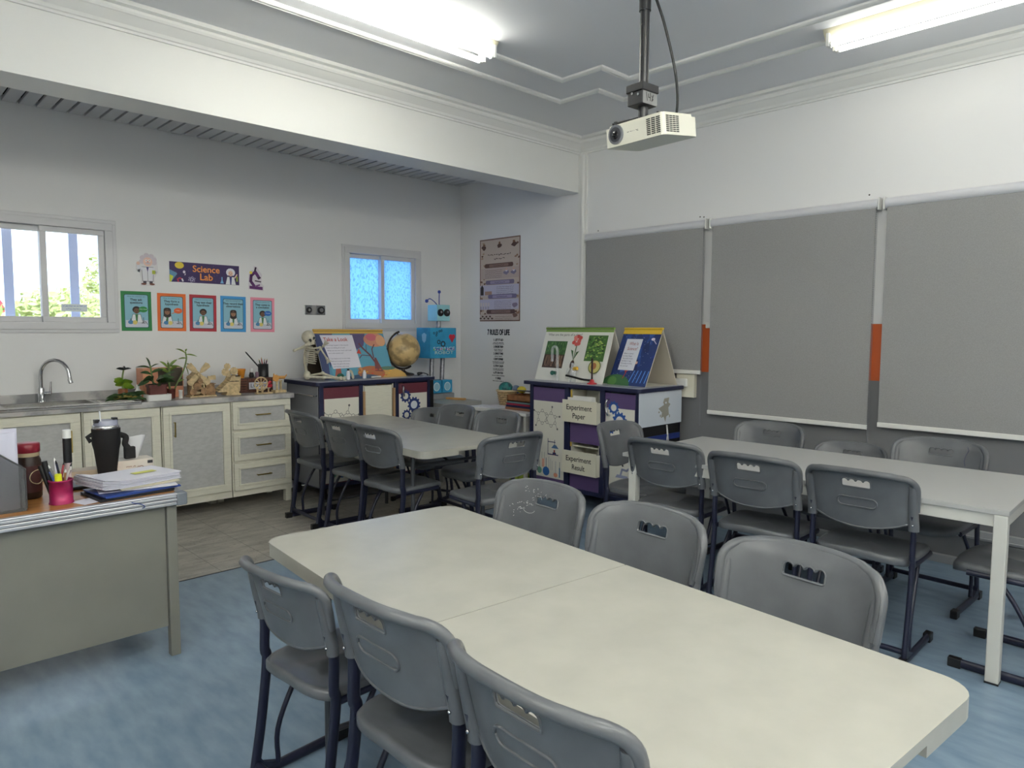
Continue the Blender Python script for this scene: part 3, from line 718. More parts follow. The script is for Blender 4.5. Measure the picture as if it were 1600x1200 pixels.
# cut-outs
p = Print(); 
def cutout_scientist(p):
    o = [(.03, .0), (.14, .0), (.135, .06), (.165, .12), (.16, .2), (.15, .235), (.11, .25), (.05, .245), (.035, .2), (.005, .175), (0, .13), (.03, .1), (.04, .05)]
    p.mat(ink((222, 220, 222))).prism(o, -.003, 0); p.poly(o, (222, 220, 222))
    for x in (.062, .108): p.rect(x - .012, .018, x + .012, .04, (64, 58, 72)); p.ell(x + (.008 if x > .08 else -.008), .014, .02, .008, (120, 70, 50))
    p.poly([(.045, .035), (.125, .035), (.13, .15), (.04, .15)], (60, 58, 70)); p.poly([(.048, .038), (.122, .038), (.127, .147), (.043, .147)], (226, 226, 232))
    p.line([(.085, .038), (.085, .14)], .003, (70, 70, 84)); p.poly([(.076, .148), (.094, .148), (.085, .105)], (70, 64, 120))
    p.line([(.045, .14), (.02, .115), (.018, .16)], .018, (222, 222, 230)); p.ell(.018, .175, .014, .014, (232, 200, 184)); p.line([(.125, .14), (.145, .11), (.125, .10)], .016, (222, 222, 230)); p.rect(.118, .095, .142, .125, (186, 196, 70))
    for x, y in ((.045, .19), (.05, .22), (.08, .24), (.115, .235), (.135, .21), (.135, .185)): p.ell(x, y, .02, .019, (206, 196, 204), 12)
    p.ell(.088, .19, .034, .036, (234, 198, 182)); p.ell(.088, .178, .02, .008, (200, 190, 198)); p.ell(.077, .2, .009, .009, (250, 250, 252), 10); p.ell(.1, .2, .009, .009, (250, 250, 252), 10); p.ell(.077, .2, .004, .004, (20, 20, 24), 8); p.ell(.1, .2, .004, .004, (20, 20, 24), 8); p.ell(.088, .19, .008, .008, (222, 160, 150), 10)
cutout_scientist(p); tag(p.build('wall_cutout', loc=(1.765, Y1 - .004, 1.815), rot=UPB), 'paper cutout of a cartoon scientist in a white coat, above the green poster', 'wall decoration')
p = Print(); o = [(.0, .0), (.135, -.012), (.14, .03), (.115, .06), (.125, .13), (.1, .165), (.08, .20), (.05, .205), (.05, .17), (.02, .16), (.005, .13), (.0, .06)]
p.mat(ink((220, 216, 220))).prism(o, -.003, 0); p.poly(o, (216, 210, 218)); V_ = (92, 40, 104)
p.poly([(.008, .004), (.128, -.004), (.128, .024), (.008, .03)], V_); p.line([(.06, .15), (.026, .12), (.02, .07), (.05, .03)], .026, V_); p.line([(.062, .155), (.098, .10)], .028, V_); p.line([(.06, .16), (.068, .19)], .016, (44, 24, 50)); p.ell(.024, .145, .013, .013, (220, 196, 60)); p.line([(.06, .075), (.112, .068)], .010, (50, 30, 56)); p.line([(.085, .1), (.108, .105)], .012, (44, 24, 50)); p.line([(.07, .03), (.1, .04)], .014, (120, 70, 130))
tag(p.build('wall_cutout', loc=(2.672, Y1 - .004, 1.825), rot=UPB), 'paper cutout of a purple microscope right of the Science Lab banner', 'wall decoration')
# wall socket with photo-like face plate
t = thing('wall_switch', 'chrome and black wall plate between the posters and the right window', 'wall plate', (3.20, Y1, 1.61))
MB().box((0, -.008, 0), (.215, 0, .09)).build('plate', mat('chrome_plate', (178, 178, 180), .2, .7), t, bevel=.004)
w = MB(); w.cyl((.045, -.014, .045), (.045, -.008, .045), .028); w.cyl((.165, -.022, .045), (.165, -.008, .045), .034); w.build('knob', mat('dark_chrome', (60, 60, 64), .2, .6), t)
w = MB(); w.cyl((.165, -.028, .045), (.165, -.022, .045), .02); w.cyl((.045, -.018, .045), (.045, -.014, .045), .012); w.build('knob_centre', CHROME, t)
for a, b in ((.005, .075), (.125, .21)): MB().box((a, -.0095, .006), (b, -.0085, .084)).build('dark_panel', mat('plate_dark_grey', (92, 94, 98), .35), t)  # thin dark grey sheets lying on the plate
# tall brown poster on the alcove side wall (x = 5.1), written in Arabic script
p = Print(); W, H = .62, .87; SEP = (150, 122, 110); PAPER = (196, 180, 168); DK = (84, 58, 50)
p.mat(ink(SEP)).box((0, 0, -.002), (W, H, 0)); p.rect(0, 0, W, H, (120, 92, 80)); p.rect(.012, .012, W - .012, H - .012, PAPER)
def blot(x, y, s, c, seed):
    R = random.Random(seed); p.poly([(x + s * R.uniform(.6, 1.2) * cos(2 * pi * i / 9), y + s * .6 * R.uniform(.6, 1.2) * sin(2 * pi * i / 9)) for i in range(9)], c)
for i in range(34): blot(random.choice([random.uniform(.0, .08), random.uniform(.54, .6)]) + .01, random.uniform(.03, .84), .02, random.choice([(146, 112, 92), (170, 142, 122), (110, 80, 66)]), i)
for i, (x, y) in enumerate(((.07, .79), (.31, .80), (.53, .80))): blot(x, y - .01, .042, DK, i + 60); blot(x, y + .02, .022, (120, 84, 60), i + 70)
p.scribble(.13, .48, .70, .03, (50, 36, 34), 1); p.scribble(.23, .39, .655, .028, (50, 36, 34), 2)
for i, (yb, cx) in enumerate(((.585, .30), (.408, .32), (.258, .36), (.098, .34))):
    bl = [(92, 64, 54), (116, 104, 130), (118, 108, 140), (92, 66, 60)][i]
    p.rect(.012, yb - .135 if i < 3 else .012, W - .012, yb - .025, [(186, 168, 160), (190, 186, 204), (190, 186, 206), (190, 174, 166)][i])
    p.rr(cx - .22, yb - .02, cx + .22, yb + .025, .02, bl); p.rr(cx - .15, yb - .012, cx + .15, yb + .017, .012, [k + 40 for k in bl]); p.scribble(cx - .08, cx + .08, yb, .015, (40, 30, 34), 10 + i)
    lx = (.09, .27, .24, .26)[i]
    for k in range(5 if i < 3 else 3): p.scribble(lx, lx + .26, yb - .048 - k * .019, .012, (74, 62, 66), 20 + i * 6 + k)
    if i == 0:
        for q in (.42, .53): blot(q, yb - .08, .042, (128, 122, 146), 5); blot(q, yb - .06, .02, (206, 206, 220), 6); p.ell(q, yb - .045, .012, .013, (206, 170, 150))
    if i == 1: p.rect(.02, yb - .13, .07, yb - .05, (50, 40, 42)); p.poly([(.02, yb - .05), (.045, yb - .02), (.07, yb - .05)], (50, 40, 42)); p.rect(.09, yb - .13, .2, yb - .09, (172, 138, 120))
    if i == 2:
        for k in range(4): p.rect(.02 + k * .04, yb - .10, .045 + k * .04, yb - .06, (206, 196, 196)); p.rect(.025 + k * .04, yb - .13, .03 + k * .04, yb - .1, DK)
        blot(.56, yb - .09, .05, (132, 118, 140), 8)
    if i == 3:
        for k in range(7): blot(.03 + k * .03, .03 + (k % 2) * .02, .018, DK, 80 + k)
        blot(.56, .06, .045, (120, 92, 84), 9)
tag(p.build('poster', loc=(X1 - .0025, 5.77, 1.568), rot=(rad(90), 0, rad(-90))), 'tall brown antique style poster with Arabic script on the alcove side wall', 'poster')
MB_ = MB().box((0, 0, 0), (.002, .03, .87))
# wall lettering
p = Print(); BK = (38, 40, 48); xc = .17
p.text('7 RULES OF LIFE', xc, .452, .082, BK, width=.34, bold=.0035)
RU = [('1. LET IT GO', 'never ruin a good day', 'by thinking of a bad one'), ('2. IGNORE THEM', 'never listen to', 'other people'), ('3. GIVE IT TIME', 'time heals', ''), ("4. DON'T COMPARE", 'the only person you should', 'try to beat is yourself'), ('5. STAY CALM', 'it is okay not to have', 'everything figured out'), ("6. IT'S ON YOU", 'you are in charge of happiness', ''), ('7. SMILE', 'life is short, enjoy it', '')]
z = .415
for a, b, c in RU:
    p.text(a, xc, z - .026, .030, BK, width=.145 if len(a) > 9 else .08, bold=.0022); z -= .038
    for q in (b, c):
        if q: p.text(q, xc, z - .010, .0115, BK, width=.155 + .004 * (len(q) - 20), bold=.0012); z -= .0145
    z -= .006
tag(p.build('wall_lettering', loc=(X1 - .0006, 5.645, .972), rot=UPR), 'black wall lettering headed 7 RULES OF LIFE under the brown poster', 'wall lettering')

# ------------------------------------------------------------------ roller blinds on the right wall
FAB = mat('grey_blind_fabric', (152, 152, 152), .75, var=.08, scale=300, bump=.3, bscale=900); BX = X1 - .055; TUBEW = mat('white_blind_metal', (206, 207, 212), .35); CHAIN = mat('bead_chain', (120, 122, 128), .5)
def blind(y0, y1, z0, label, chain_z):
    t = thing('roller_blind', label, 'blind', (0, 0, 0), 0, 'grey roller blinds')
    w = MB(); w.tube([(BX + .022, y0 - .012, 2.325), (BX + .022, y1 + .012, 2.325)], .036, 16); w.build('cassette', TUBEW, t)
    MB().box((BX, y0, z0 + .02), (BX + .0015, y1, 2.32)).build('fabric', FAB, t)
    MB().box((BX - .008, y0 - .003, z0), (BX + .008, y1 + .003, z0 + .032)).build('bottom_rail', WHITE, t, bevel=.004)
    w = MB()
    for yy in (y0 - .018, y1 + .018): w.cbox((BX + .02, yy, 2.325), (.07, .008, .085))
    w.build('bracket', WHITE, t, bevel=.003)
    c = MB(); z = 2.30
    while z > chain_z: c.ball((BX - .012, y0 - .008, z), .0032, 6, 4); z -= .012
    c.tube([(BX - .012, y0 - .008, 2.3), (BX - .012, y0 - .008, chain_z)], .0011, 5); c.tube([(BX - .002, y0 - .012, 2.3), (BX - .002, y0 - .012, chain_z)], .0011, 5)
    c.tube([(BX - .012, y0 - .008, chain_z), (BX - .007, y0 - .01, chain_z - .008), (BX - .002, y0 - .012, chain_z)], .0015, 5)
    c.build('pull_chain', CHAIN, t)
blind(3.02, 4.235, 1.125, 'shorter grey roller blind behind the purple cabinet', .72)
blind(1.735, 2.945, .812, 'long grey roller blind in the middle of the wall', .70)
blind(.30, 1.665, .838, 'grey roller blind at the right edge of the photo', .70)
w = MB(); w.box((X1 - .02, 2.955, 1.50), (X1 - .001, 3.005, 1.545)); tag(w.build('wall_latch', WHITE, bevel=.004), 'small white latch on the white strip between two blinds', 'latch')
p = Print(); 
for i, (yy, zz) in enumerate(((3.09, 2.395), (3.055, 2.39), (1.80, 2.40), (4.14, 2.385))): p.ell(-yy, zz, .006, .006, (60, 56, 52), 8)
tag(p.build('screw_holes', loc=(X1 - .0005, 0, 0), rot=UPR), 'dark screw holes in the wall above the blinds', 'screw holes')
# wall boxes
t = thing('wall_box', 'cream electrical box with a white switch on the wall right of the purple cabinet', 'electrical box', (X1, 3.16, .93))
MB().box((-.045, -.08, 0), (-.002, .09, .2)).build('body', mat('cream_plastic', (220, 217, 200), .4), t, bevel=.004); MB().box((-.07, -.02, .09), (-.045, .085, .155)).build('switch', WHITE, t, bevel=.004)
t = thing('power_socket', 'cream double power socket low on the wall behind the long table', 'socket', (X1 - .002, 3.10, .26))
MB().box((-.035, -.07, 0), (0, .07, .13)).build('plate', MATS['cream_plastic'], t, bevel=.004); w = MB(); w.box((-.037, -.045, .05), (-.034, -.03, .09)); w.box((-.037, .03, .05), (-.034, .045, .09)); w.build('slots', BLACK, t)

# ------------------------------------------------------------------ lab storage cabinets (maroon and purple)
CNAVY = mat('navy_laminate', (28, 34, 66), .4); TOPG = mat('grey_counter', (158, 160, 170), .3); SHEET = (222, 220, 208)
def molecule(p, x, y, s, c=(96, 96, 96)):
    hexa = [(x + s * cos(rad(60 * i + 30)), y + s * sin(rad(60 * i + 30))) for i in range(6)]; hx2 = [(a + s * 1.9, b - s * .25) for a, b in hexa]
    for H in (hexa, hx2):
        p.line(H + [H[0]], s * .06, c)
        for a, b in H: p.ell(a, b, s * .26, s * .26, SHEET, 10); p.ring(a, b, s * .24, s * .06, c, 10)
    for (a, b), d in (((hexa[2]), (-.9, .45)), ((hexa[3]), (-.5, -.95)), ((hx2[1]), (.25, 1.0)), ((hx2[0]), (.95, .1)), ((hx2[5]), (.5, -.9))):
        q = (a + d[0] * s, b + d[1] * s); p.line([(a + d[0] * s * .3, b + d[1] * s * .3), q], s * .06, c); p.ell(q[0], q[1], s * .17, s * .17, c, 8)
def glassware(p, x, y, s):
    B = (46, 52, 96)
    p.line([(x + .1 * s, y + .62 * s), (x + .1 * s, y + .95 * s)], .006, B); p.line([(x + .02 * s, y + .88 * s), (x + .2 * s, y + .88 * s)], .008, B); p.line([(x + .02 * s, y + .72 * s), (x + .2 * s, y + .72 * s)], .008, B)
    p.line([(x + .46 * s, y + .56 * s), (x + .46 * s, y + .98 * s)], .006, B); p.line([(x + .46 * s, y + .57 * s), (x + .82 * s, y + .57 * s)], .009, B); p.line([(x + .46 * s, y + .9 * s), (x + .72 * s, y + .9 * s)], .007, B)
    p.poly([(x + .58 * s, y + .74 * s), (x + .84 * s, y + .74 * s), (x + .75 * s, y + .83 * s), (x + .67 * s, y + .83 * s)], (86, 120, 160)); p.line([(x + .7 * s, y + .82 * s), (x + .7 * s, y + .96 * s)], .005, B); p.line([(x + .69 * s, y + .58 * s), (x + .69 * s, y + .68 * s)], .016, (170, 80, 70)); p.rect(x + .63 * s, y + .58 * s, x + .75 * s, y + .63 * s, B)
    p.line([(x + .16 * s, y + .1 * s), (x + .16 * s, y + .36 * s)], .005, (110, 130, 130)); p.ell(x + .16 * s, y + .1 * s, .085 * s, .09 * s, (110, 160, 140)); p.line([(x + .4 * s, y + .1 * s), (x + .4 * s, y + .45 * s)], .007, (110, 120, 140)); p.ell(x + .4 * s, y + .1 * s, .12 * s, .12 * s, (44, 96, 160)); p.rect(x + .25 * s, y + .2 * s, x + .34 * s, y + .42 * s, (222, 170, 150)); p.line([(x + .25 * s, y + .42 * s), (x + .25 * s, y + .6 * s)], .003, (120, 120, 124)); p.line([(x + .34 * s, y + .42 * s), (x + .34 * s, y + .6 * s)], .003, (120, 120, 124))
    for k in range(3): p.line([(x + (.5 + .06 * k) * s, y + .16 * s), (x + (.5 + .06 * k) * s, y + (.5 - .05 * k) * s)], .003, (130, 134, 140))
    p.ell(x + .74 * s, y + .04 * s, .07 * s, .06 * s, (222, 150, 120)); p.line([(x + .74 * s, y + .08 * s), (x + .74 * s, y + .4 * s)], .006, (170, 172, 178)); p.line([(x + .88 * s, y), (x + .88 * s, y + .24 * s)], .011, (50, 120, 160)); p.line([(x + .88 * s, y + .24 * s), (x + .88 * s, y + .4 * s)], .004, (90, 110, 130))
def microscope_print(p, x, y, s):
    A, B = (30, 30, 40), (150, 156, 186)
    p.ring(x + .2 * s, y + .55 * s, .1 * s, .02 * s, A); p.line([(x + .25 * s, y + .8 * s), (x + .45 * s, y + .45 * s)], .07 * s, A); p.line([(x + .42 * s, y + .62 * s), (x + .62 * s, y + .72 * s)], .04 * s, A)
    p.line([(x + .35 * s, y + .1 * s), (x + .42 * s, y + .32 * s), (x + .62 * s, y + .3 * s), (x + .78 * s, y + .42 * s), (x + .72 * s, y + .62 * s)], .08 * s, B); p.poly([(x + .12 * s, y), (x + .7 * s, y), (x + .66 * s, y + .1 * s), (x + .2 * s, y + .12 * s)], B)
def lab_cabinet(t, PC, PD, w, d, stiles, top, round_end=False, left_side=None, rail=False):
    zb, zt = .15, .985
    a1, a2, b1, b2 = stiles
    m = MB(); 
    m.box((.0, .012, zb - .03), (w, d, zb)); m.box((0, .012, zb), (.018, d, zt)); m.box((w - .018, .012, zb), (w, d, zt)); m.box((0, d - .015, zb), (w, d, zt)); m.box((a2, .012, zb), (a2 + .012, d, zt)); m.box((b1 - .012, .012, zb), (b1, d, zt)); m.box((0, .012, zt), (w, d, zt + .015))
    m.build('carcass', CNAVY, t)
    for x0, x1 in ((0, .038), (a1, a2), (b1, b2), (w - .028, w)):
        MB().box((x0, -.004, zb - .03), (x1, .02, zt + .015)).build('stile', CNAVY, t, bevel=.002)
    MB().box((.038, .0, zb - .035), (w - .028, .02, zb)).build('bottom_rail', CNAVY, t)
    ins = MB(); ins.box((a2 + .012, .2, zb), (b1 - .012, .212, zt)); ins.box((a2 + .012, .03, .50), (b1 - .012, .2, .512)); ins.box((a2 + .012, .015, zb), (a2 + .022, .2, zt)); ins.box((b1 - .022, .015, zb), (b1 - .012, .2, zt)); ins.build('shelf_insert', CREAM, t)
    doors = []
    for x0, x1 in ((.04, a1 - .002), (b2 + .002, w - .03)):
        doors.append(MB().box((x0, .001, zb), (x1, .018, zt - .005)).build('door', PC, t, bevel=.002))
    for xx in (.06, w - .06):
        for yy in (.06, d - .06):
            c = MB(); c.cyl((xx, yy - .012, .035), (xx, yy + .012, .035), .035); c.box((xx - .02, yy - .02, .06), (xx + .02, yy + .02, zb - .02)); c.build('caster', BLACK, t)
    tp = MB(); tp.prism(rrect(top[0], top[1], top[2], top[3], .03, 5), 1.0, 1.028); tp.build('worktop_edge', CNAVY if True else None, t, bevel=.003)
    tp = MB(); tp.prism(rrect(top[0] + .012, top[1] + .012, top[2] - .012, top[3] - .012, .025, 5), 1.0275, 1.032); tp.build('worktop', TOPG, t)
    return doors
def door_handle(parent, x, z0, z1):
    w = MB(); w.tube(bez([(x, 0, z1), (x - .004, -.03, z1 - .012), (x - .008, -.034, (z0 + z1) / 2), (x + .004, -.03, z0 + .012), (x + .006, 0, z0)], 5), .0085, 8, up=(1, 0, 0)); w.build('handle', CHROME, parent)
MAR = mat('maroon_laminate', (98, 46, 58), .4); PUR = mat('purple_laminate', (92, 74, 118), .4)
# maroon
CM = thing('lab_cabinet', 'maroon and navy lab cabinet with a globe and skeleton on top', 'cabinet', (2.93, 5.35, 0), 0, 'lab cabinets on casters')
d1, d2 = lab_cabinet(CM, MAR, None, 1.16, .58, (.385, .42, .765, .80), (-.03, -.02, 1.22, .60))
p = Print(); p.rect(.045, .16, .38, .885, SHEET); molecule(p, .15, .71, .062); glassware(p, .07, .20, .34); p.build('sheet', parent=d1, loc=(0, -.0005, 0), rot=UPB)
p = Print(); p.rect(.805, .16, 1.125, .885, SHEET); NB = (34, 52, 110)
p.gear(.88, .86, .06, NB, SHEET); p.gear(.975, .775, .075, NB, (214, 220, 226), 12); p.gear(.89, .685, .052, NB, SHEET); p.ring(1.06, .69, .03, .01, (130, 140, 120)); p.text('12', 1.06, .675, .03, (120, 120, 116)); microscope_print(p, .84, .3, .25); p.build('sheet', parent=d2, loc=(0, -.0005, 0), rot=UPB)
door_handle(d2, .84, .86, .96)
w = MB(); w.box((.422, -.006, .2), (.445, .012, .93)); w.build('wood_strip', mat('plain_wood', (166, 132, 96), .6), CM); w = MB(); w.box((.742, -.006, .2), (.763, .012, .945)); w.build('wood_strip', MATS['plain_wood'], CM)
MB().box((.45, .01, .16), (.735, .03, .975)).build('flap', CREAM, CM, bevel=.004)
MB().box((-.004, .02, .13), (.0, .56, .99)).build('side_panel', mat('grey_side_panel', (132, 134, 138), .4), CM)
w = MB(); w.tube([(-.035, .03, .915), (-.035, .5, .915)], .007, 8); w.tube([(-.002, .03, .915), (-.035, .03, .915)], .006, 6); w.tube([(-.002, .5, .915), (-.035, .5, .915)], .006, 6); w.build('towel_rail', CHROME, CM)
w = MB(); w.prism([(1.16, 0.0), (1.215, .012), (1.235, .05), (1.235, .53), (1.215, .57), (1.16, .58)], .12, .995); w.build('rounded_end', BLACK, CM, bevel=.004)
# purple
CP = thing('lab_cabinet', 'purple and navy lab cabinet with two Experiment pockets, before the blinds', 'cabinet', (4.45, 4.36, 0), -90, 'lab cabinets on casters')
d1, d2 = lab_cabinet(CP, PUR, None, 1.17, .58, (.41, .46, .79, .84), (-.07, -.03, 1.20, .60))
p = Print(); p.rect(.045, .195, .405, .862, SHEET); molecule(p, .15, .72, .055); glassware(p, .07, .215, .33); p.build('sheet', parent=d1, loc=(0, -.0005, 0), rot=UPB)
p = Print(); p.rect(.85, .19, 1.135, .862, SHEET)
p.gear(.93, .865, .055, (38, 82, 150), SHEET); p.gear(.99, .765, .072, (38, 82, 150), (220, 214, 206), 12); p.gear(.90, .70, .05, (38, 82, 150), SHEET); microscope_print(p, .93, .31, .22); p.rr(.87, .39, .90, .51, .012, (40, 150, 150)); p.build('sheet', parent=d2, loc=(0, -.0005, 0), rot=UPB)
door_handle(d2, .885, .80, .93)
for z0, z1 in ((.54, .72), (.15, .29)): MB().box((.475, -.002, z0), (.788, .016, z1)).build('drawer', PUR, CP, bevel=.002)
MB().box((.472, .004, .5), (.482, .014, .98)).build('yellow_edge', mat('yellow_edging', (206, 176, 80), .5), CP)
for z0, z1, tx, lb in ((.715, .90, ('Experiment', 'Paper'), 'upper'), (.285, .475, ('Experiment', 'Result'), 'lower')):
    w = MB(); w.box((.43, -.052, z0), (.80, -.047, z1)); w.box((.43, -.05, z0), (.80, -.003, z0 + .004)); w.box((.43, -.05, z0), (.434, -.003, z1 - .01)); w.box((.796, -.05, z0), (.80, -.003, z1 - .01))
    o = w.build('file_pocket', mat('cream_card', (222, 219, 200), .5), CP); p = Print(); p.text(tx[0], .612, z0 + .105, .062, (36, 34, 32), width=.27, bold=.0008); p.text(tx[1], .612, z0 + .035, .062, (36, 34, 32), width=.135, bold=.0008); p.build('lettering', parent=o, loc=(0, -.0523, 0), rot=UPB)
    if lb == 'upper':
        w = MB(); w.box((.47, -.03, z0 + .01), (.73, -.028, z1 + .02)); w.box((.52, -.02, z0 + .01), (.76, -.018, z1 + .035)); w.build('paper', WHITE, CP)
# side facing the long table: whiteboard, black panel standing in for a dark opening, blue rail
w = MB(); w.box((1.17, .0, .725), (1.18, .585, .995)); bo = w.build('side_board', mat('pale_blue_board', (204, 212, 222), .3), CP, bevel=.002)
p = Print(); R = random.Random(4); MP = (150, 148, 138)
p.poly([(.25, .86), (.30, .875), (.33, .935), (.40, .94), (.39, .90), (.42, .885), (.39, .86), (.40, .80), (.365, .79), (.35, .745), (.325, .79), (.29, .78), (.30, .825)], MP); p.ell(.31, .89, .015, .012, (204, 212, 222)); p.ell(.355, .90, .012, .008, (204, 212, 222)); p.ell(.28, .80, .008, .012, MP); p.ell(.41, .79, .006, .014, MP); p.ell(.26, .83, .01, .008, MP)
p.build('map_mark', parent=bo, loc=(1.1803, 0, 0), rot=(rad(90), 0, rad(90)))
MB().box((1.168, .02, .13), (1.1715, .56, .72)).build('side_panel', BLACK, CP); w = MB(); w.box((1.172, .03, .60), (1.195, .55, .645)); w.build('side_rail', mat('blue_rail', (34, 52, 120), .35), CP, bevel=.004)
w = MB(); w.tube(bez([(1.186, .36, .72), (1.19, .365, .66), (1.198, .355, .60), (1.19, .37, .55)], 5), .004, 6); w.tube(bez([(1.186, .37, .72), (1.192, .372, .66), (1.20, .375, .58)], 5), .003, 6); w.build('string', WHITE, CP)

# ------------------------------------------------------------------ tent-like big books
def big_book(name, label, loc, rz, W, h, zb, draw, spine, cover_back=(206, 202, 190), spiral=False, dep=(.20, .36)):
    # local: front board leans from (0, 0) back to (0, dep0) at height h; back board comes down at dep1
    t = thing(name, label, 'book', loc, rz)
    L = math.hypot(dep[0], h); a = math.atan2(dep[0], h)
    fb = MB().box((0, 0, 0), (W, .006, L)).build('front_board', mat('board_card', (216, 212, 200), .5), t, rot=(-a, 0, 0))
    p = Print(); draw(p, W, L); p.build('page', parent=fb, loc=(0, -.0005, 0), rot=UPB)
    L2 = math.hypot(dep[1] - dep[0], h); a2 = math.atan2(dep[1] - dep[0], h)
    MB().box((0, -.006, 0), (W, 0, L2)).build('back_board', mat('cover_%s' % name + str(len(label)), cover_back, .5), t, loc=(0, dep[1], 0), rot=(a2, 0, 0))
    MB().box((.01, .03, .001), (W - .01, dep[1] - .03, .003)).build('base_board', MATS['board_card'], t)
    s = MB(); s.tube([(0, dep[0], h + .004), (W, dep[0], h + .004)], (.010, .012), 10); s.build('spine', mat('spine_%02x%02x%02x' % spine, spine, .45), t)
    if spiral:
        c = MB()
        for i in range(int(W / .014)): c.tube([(.007 + i * .014, dep[0] + .012 * cos(q), h + .006 + .013 * sin(q)) for q in [2 * pi * k / 8 for k in range(8)]], .0012, 4, closed=True)
        c.build('spiral_binding', BLACK, t)
    return t
def autumn(p, W, H):
    p.rect(0, 0, W, H, (96, 160, 184)); p.rect(0, H - .03, W, H, (204, 166, 84)); p.text('a big book for looking and talking', .12, H - .022, .012, (110, 80, 40))
    p.poly([(0, H - .03), (.18, H - .03), (.10, H * .3), (.06, 0), (0, 0)], (66, 76, 116)); p.poly([(.08, .18), (.10, .02), (.24, 0), (.06, 0)], (84, 140, 170))
    p.poly([(W * .5, H - .03), (W * .72, H - .03), (W * .66, H * .68), (W * .55, H * .6), (W * .52, H * .7)], (92, 82, 120))
    p.ell(W * .84, H * .80, W * .16, H * .15, (208, 146, 120)); p.ell(W * .80, H * .86, W * .08, H * .08, (206, 112, 124)); p.ell(W * .93, H * .78, W * .07, H * .12, (222, 168, 128)); p.rect(0, H - .03, W, H, (204, 166, 84))
    p.ell(W * .9, 0, W * .3, H * .2, (198, 160, 90)); p.ell(W * .68, H * .1, W * .2, H * .15, (176, 112, 74)); p.ell(W * .93, H * .19, W * .12, H * .04, (90, 126, 110)); p.ell(W * .55, .0, W * .25, H * .08, (70, 92, 120))
    p.line([(W * .80, H * .16), (W * .78, H * .3), (W * .72, H * .48), (W * .64, H * .62), (W * .60, H * .72)], .018, (110, 66, 70)); p.line([(W * .765, H * .42), (W * .77, H * .6), (W * .82, H * .7)], .010, (110, 66, 70)); p.line([(W * .72, H * .46), (W * .60, H * .48), (W * .56, H * .42)], .008, (96, 60, 80)); p.line([(W * .68, H * .57), (W * .70, H * .7)], .006, (96, 60, 80)); p.poly([(W * .74, H * .14), (W * .775, H * .42), (W * .80, H * .42), (W * .86, H * .12)], (124, 72, 72))
    for i in range(14): p.ell(W * random.uniform(.5, .98), H * random.uniform(.02, .2), .014, .006, random.choice([(206, 80, 60), (224, 170, 70), (190, 120, 60)]), 8)
    p.poly([(W * .15, .02), (W * .2, .12), (W * .26, .15), (W * .25, .04)], (164, 92, 76)); p.poly([(W * .5, .16), (W * .54, .05), (W * .6, .02), (W * .55, .1)], (206, 152, 96))
    p.poly([(.052, H - .045), (W * .53, H - .045), (W * .55, .11), (.11, .10)], (220, 218, 228)); p.text('Take a Look', .20, H - .105, .052, (180, 64, 60), width=.24, bold=.0008)
    for i, k in enumerate(('I see things happen in the autumn', 'leaves are falling all around', 'What can you see, touch and smell', 'out in the autumn air?', '', 'I see leaves curl on the trees', 'Red and orange and brown', 'I hear the geese fly away', 'and feel the cold wind')):
        if k: p.text(k, .085 + .004 * i, H - .15 - i * .026, .017, (84, 84, 110), 'l')
    p.poly([(W * .53, H * .52), (W * .58, H * .62), (W * .60, H * .5)], (196, 72, 60))
big_book('big_book', 'big tent book titled Take a Look with an autumn tree, right of the skeleton', (3.08, 5.53, 1.033), -1.5, .715, .43, 0, autumn, (204, 166, 84), (70, 60, 50))
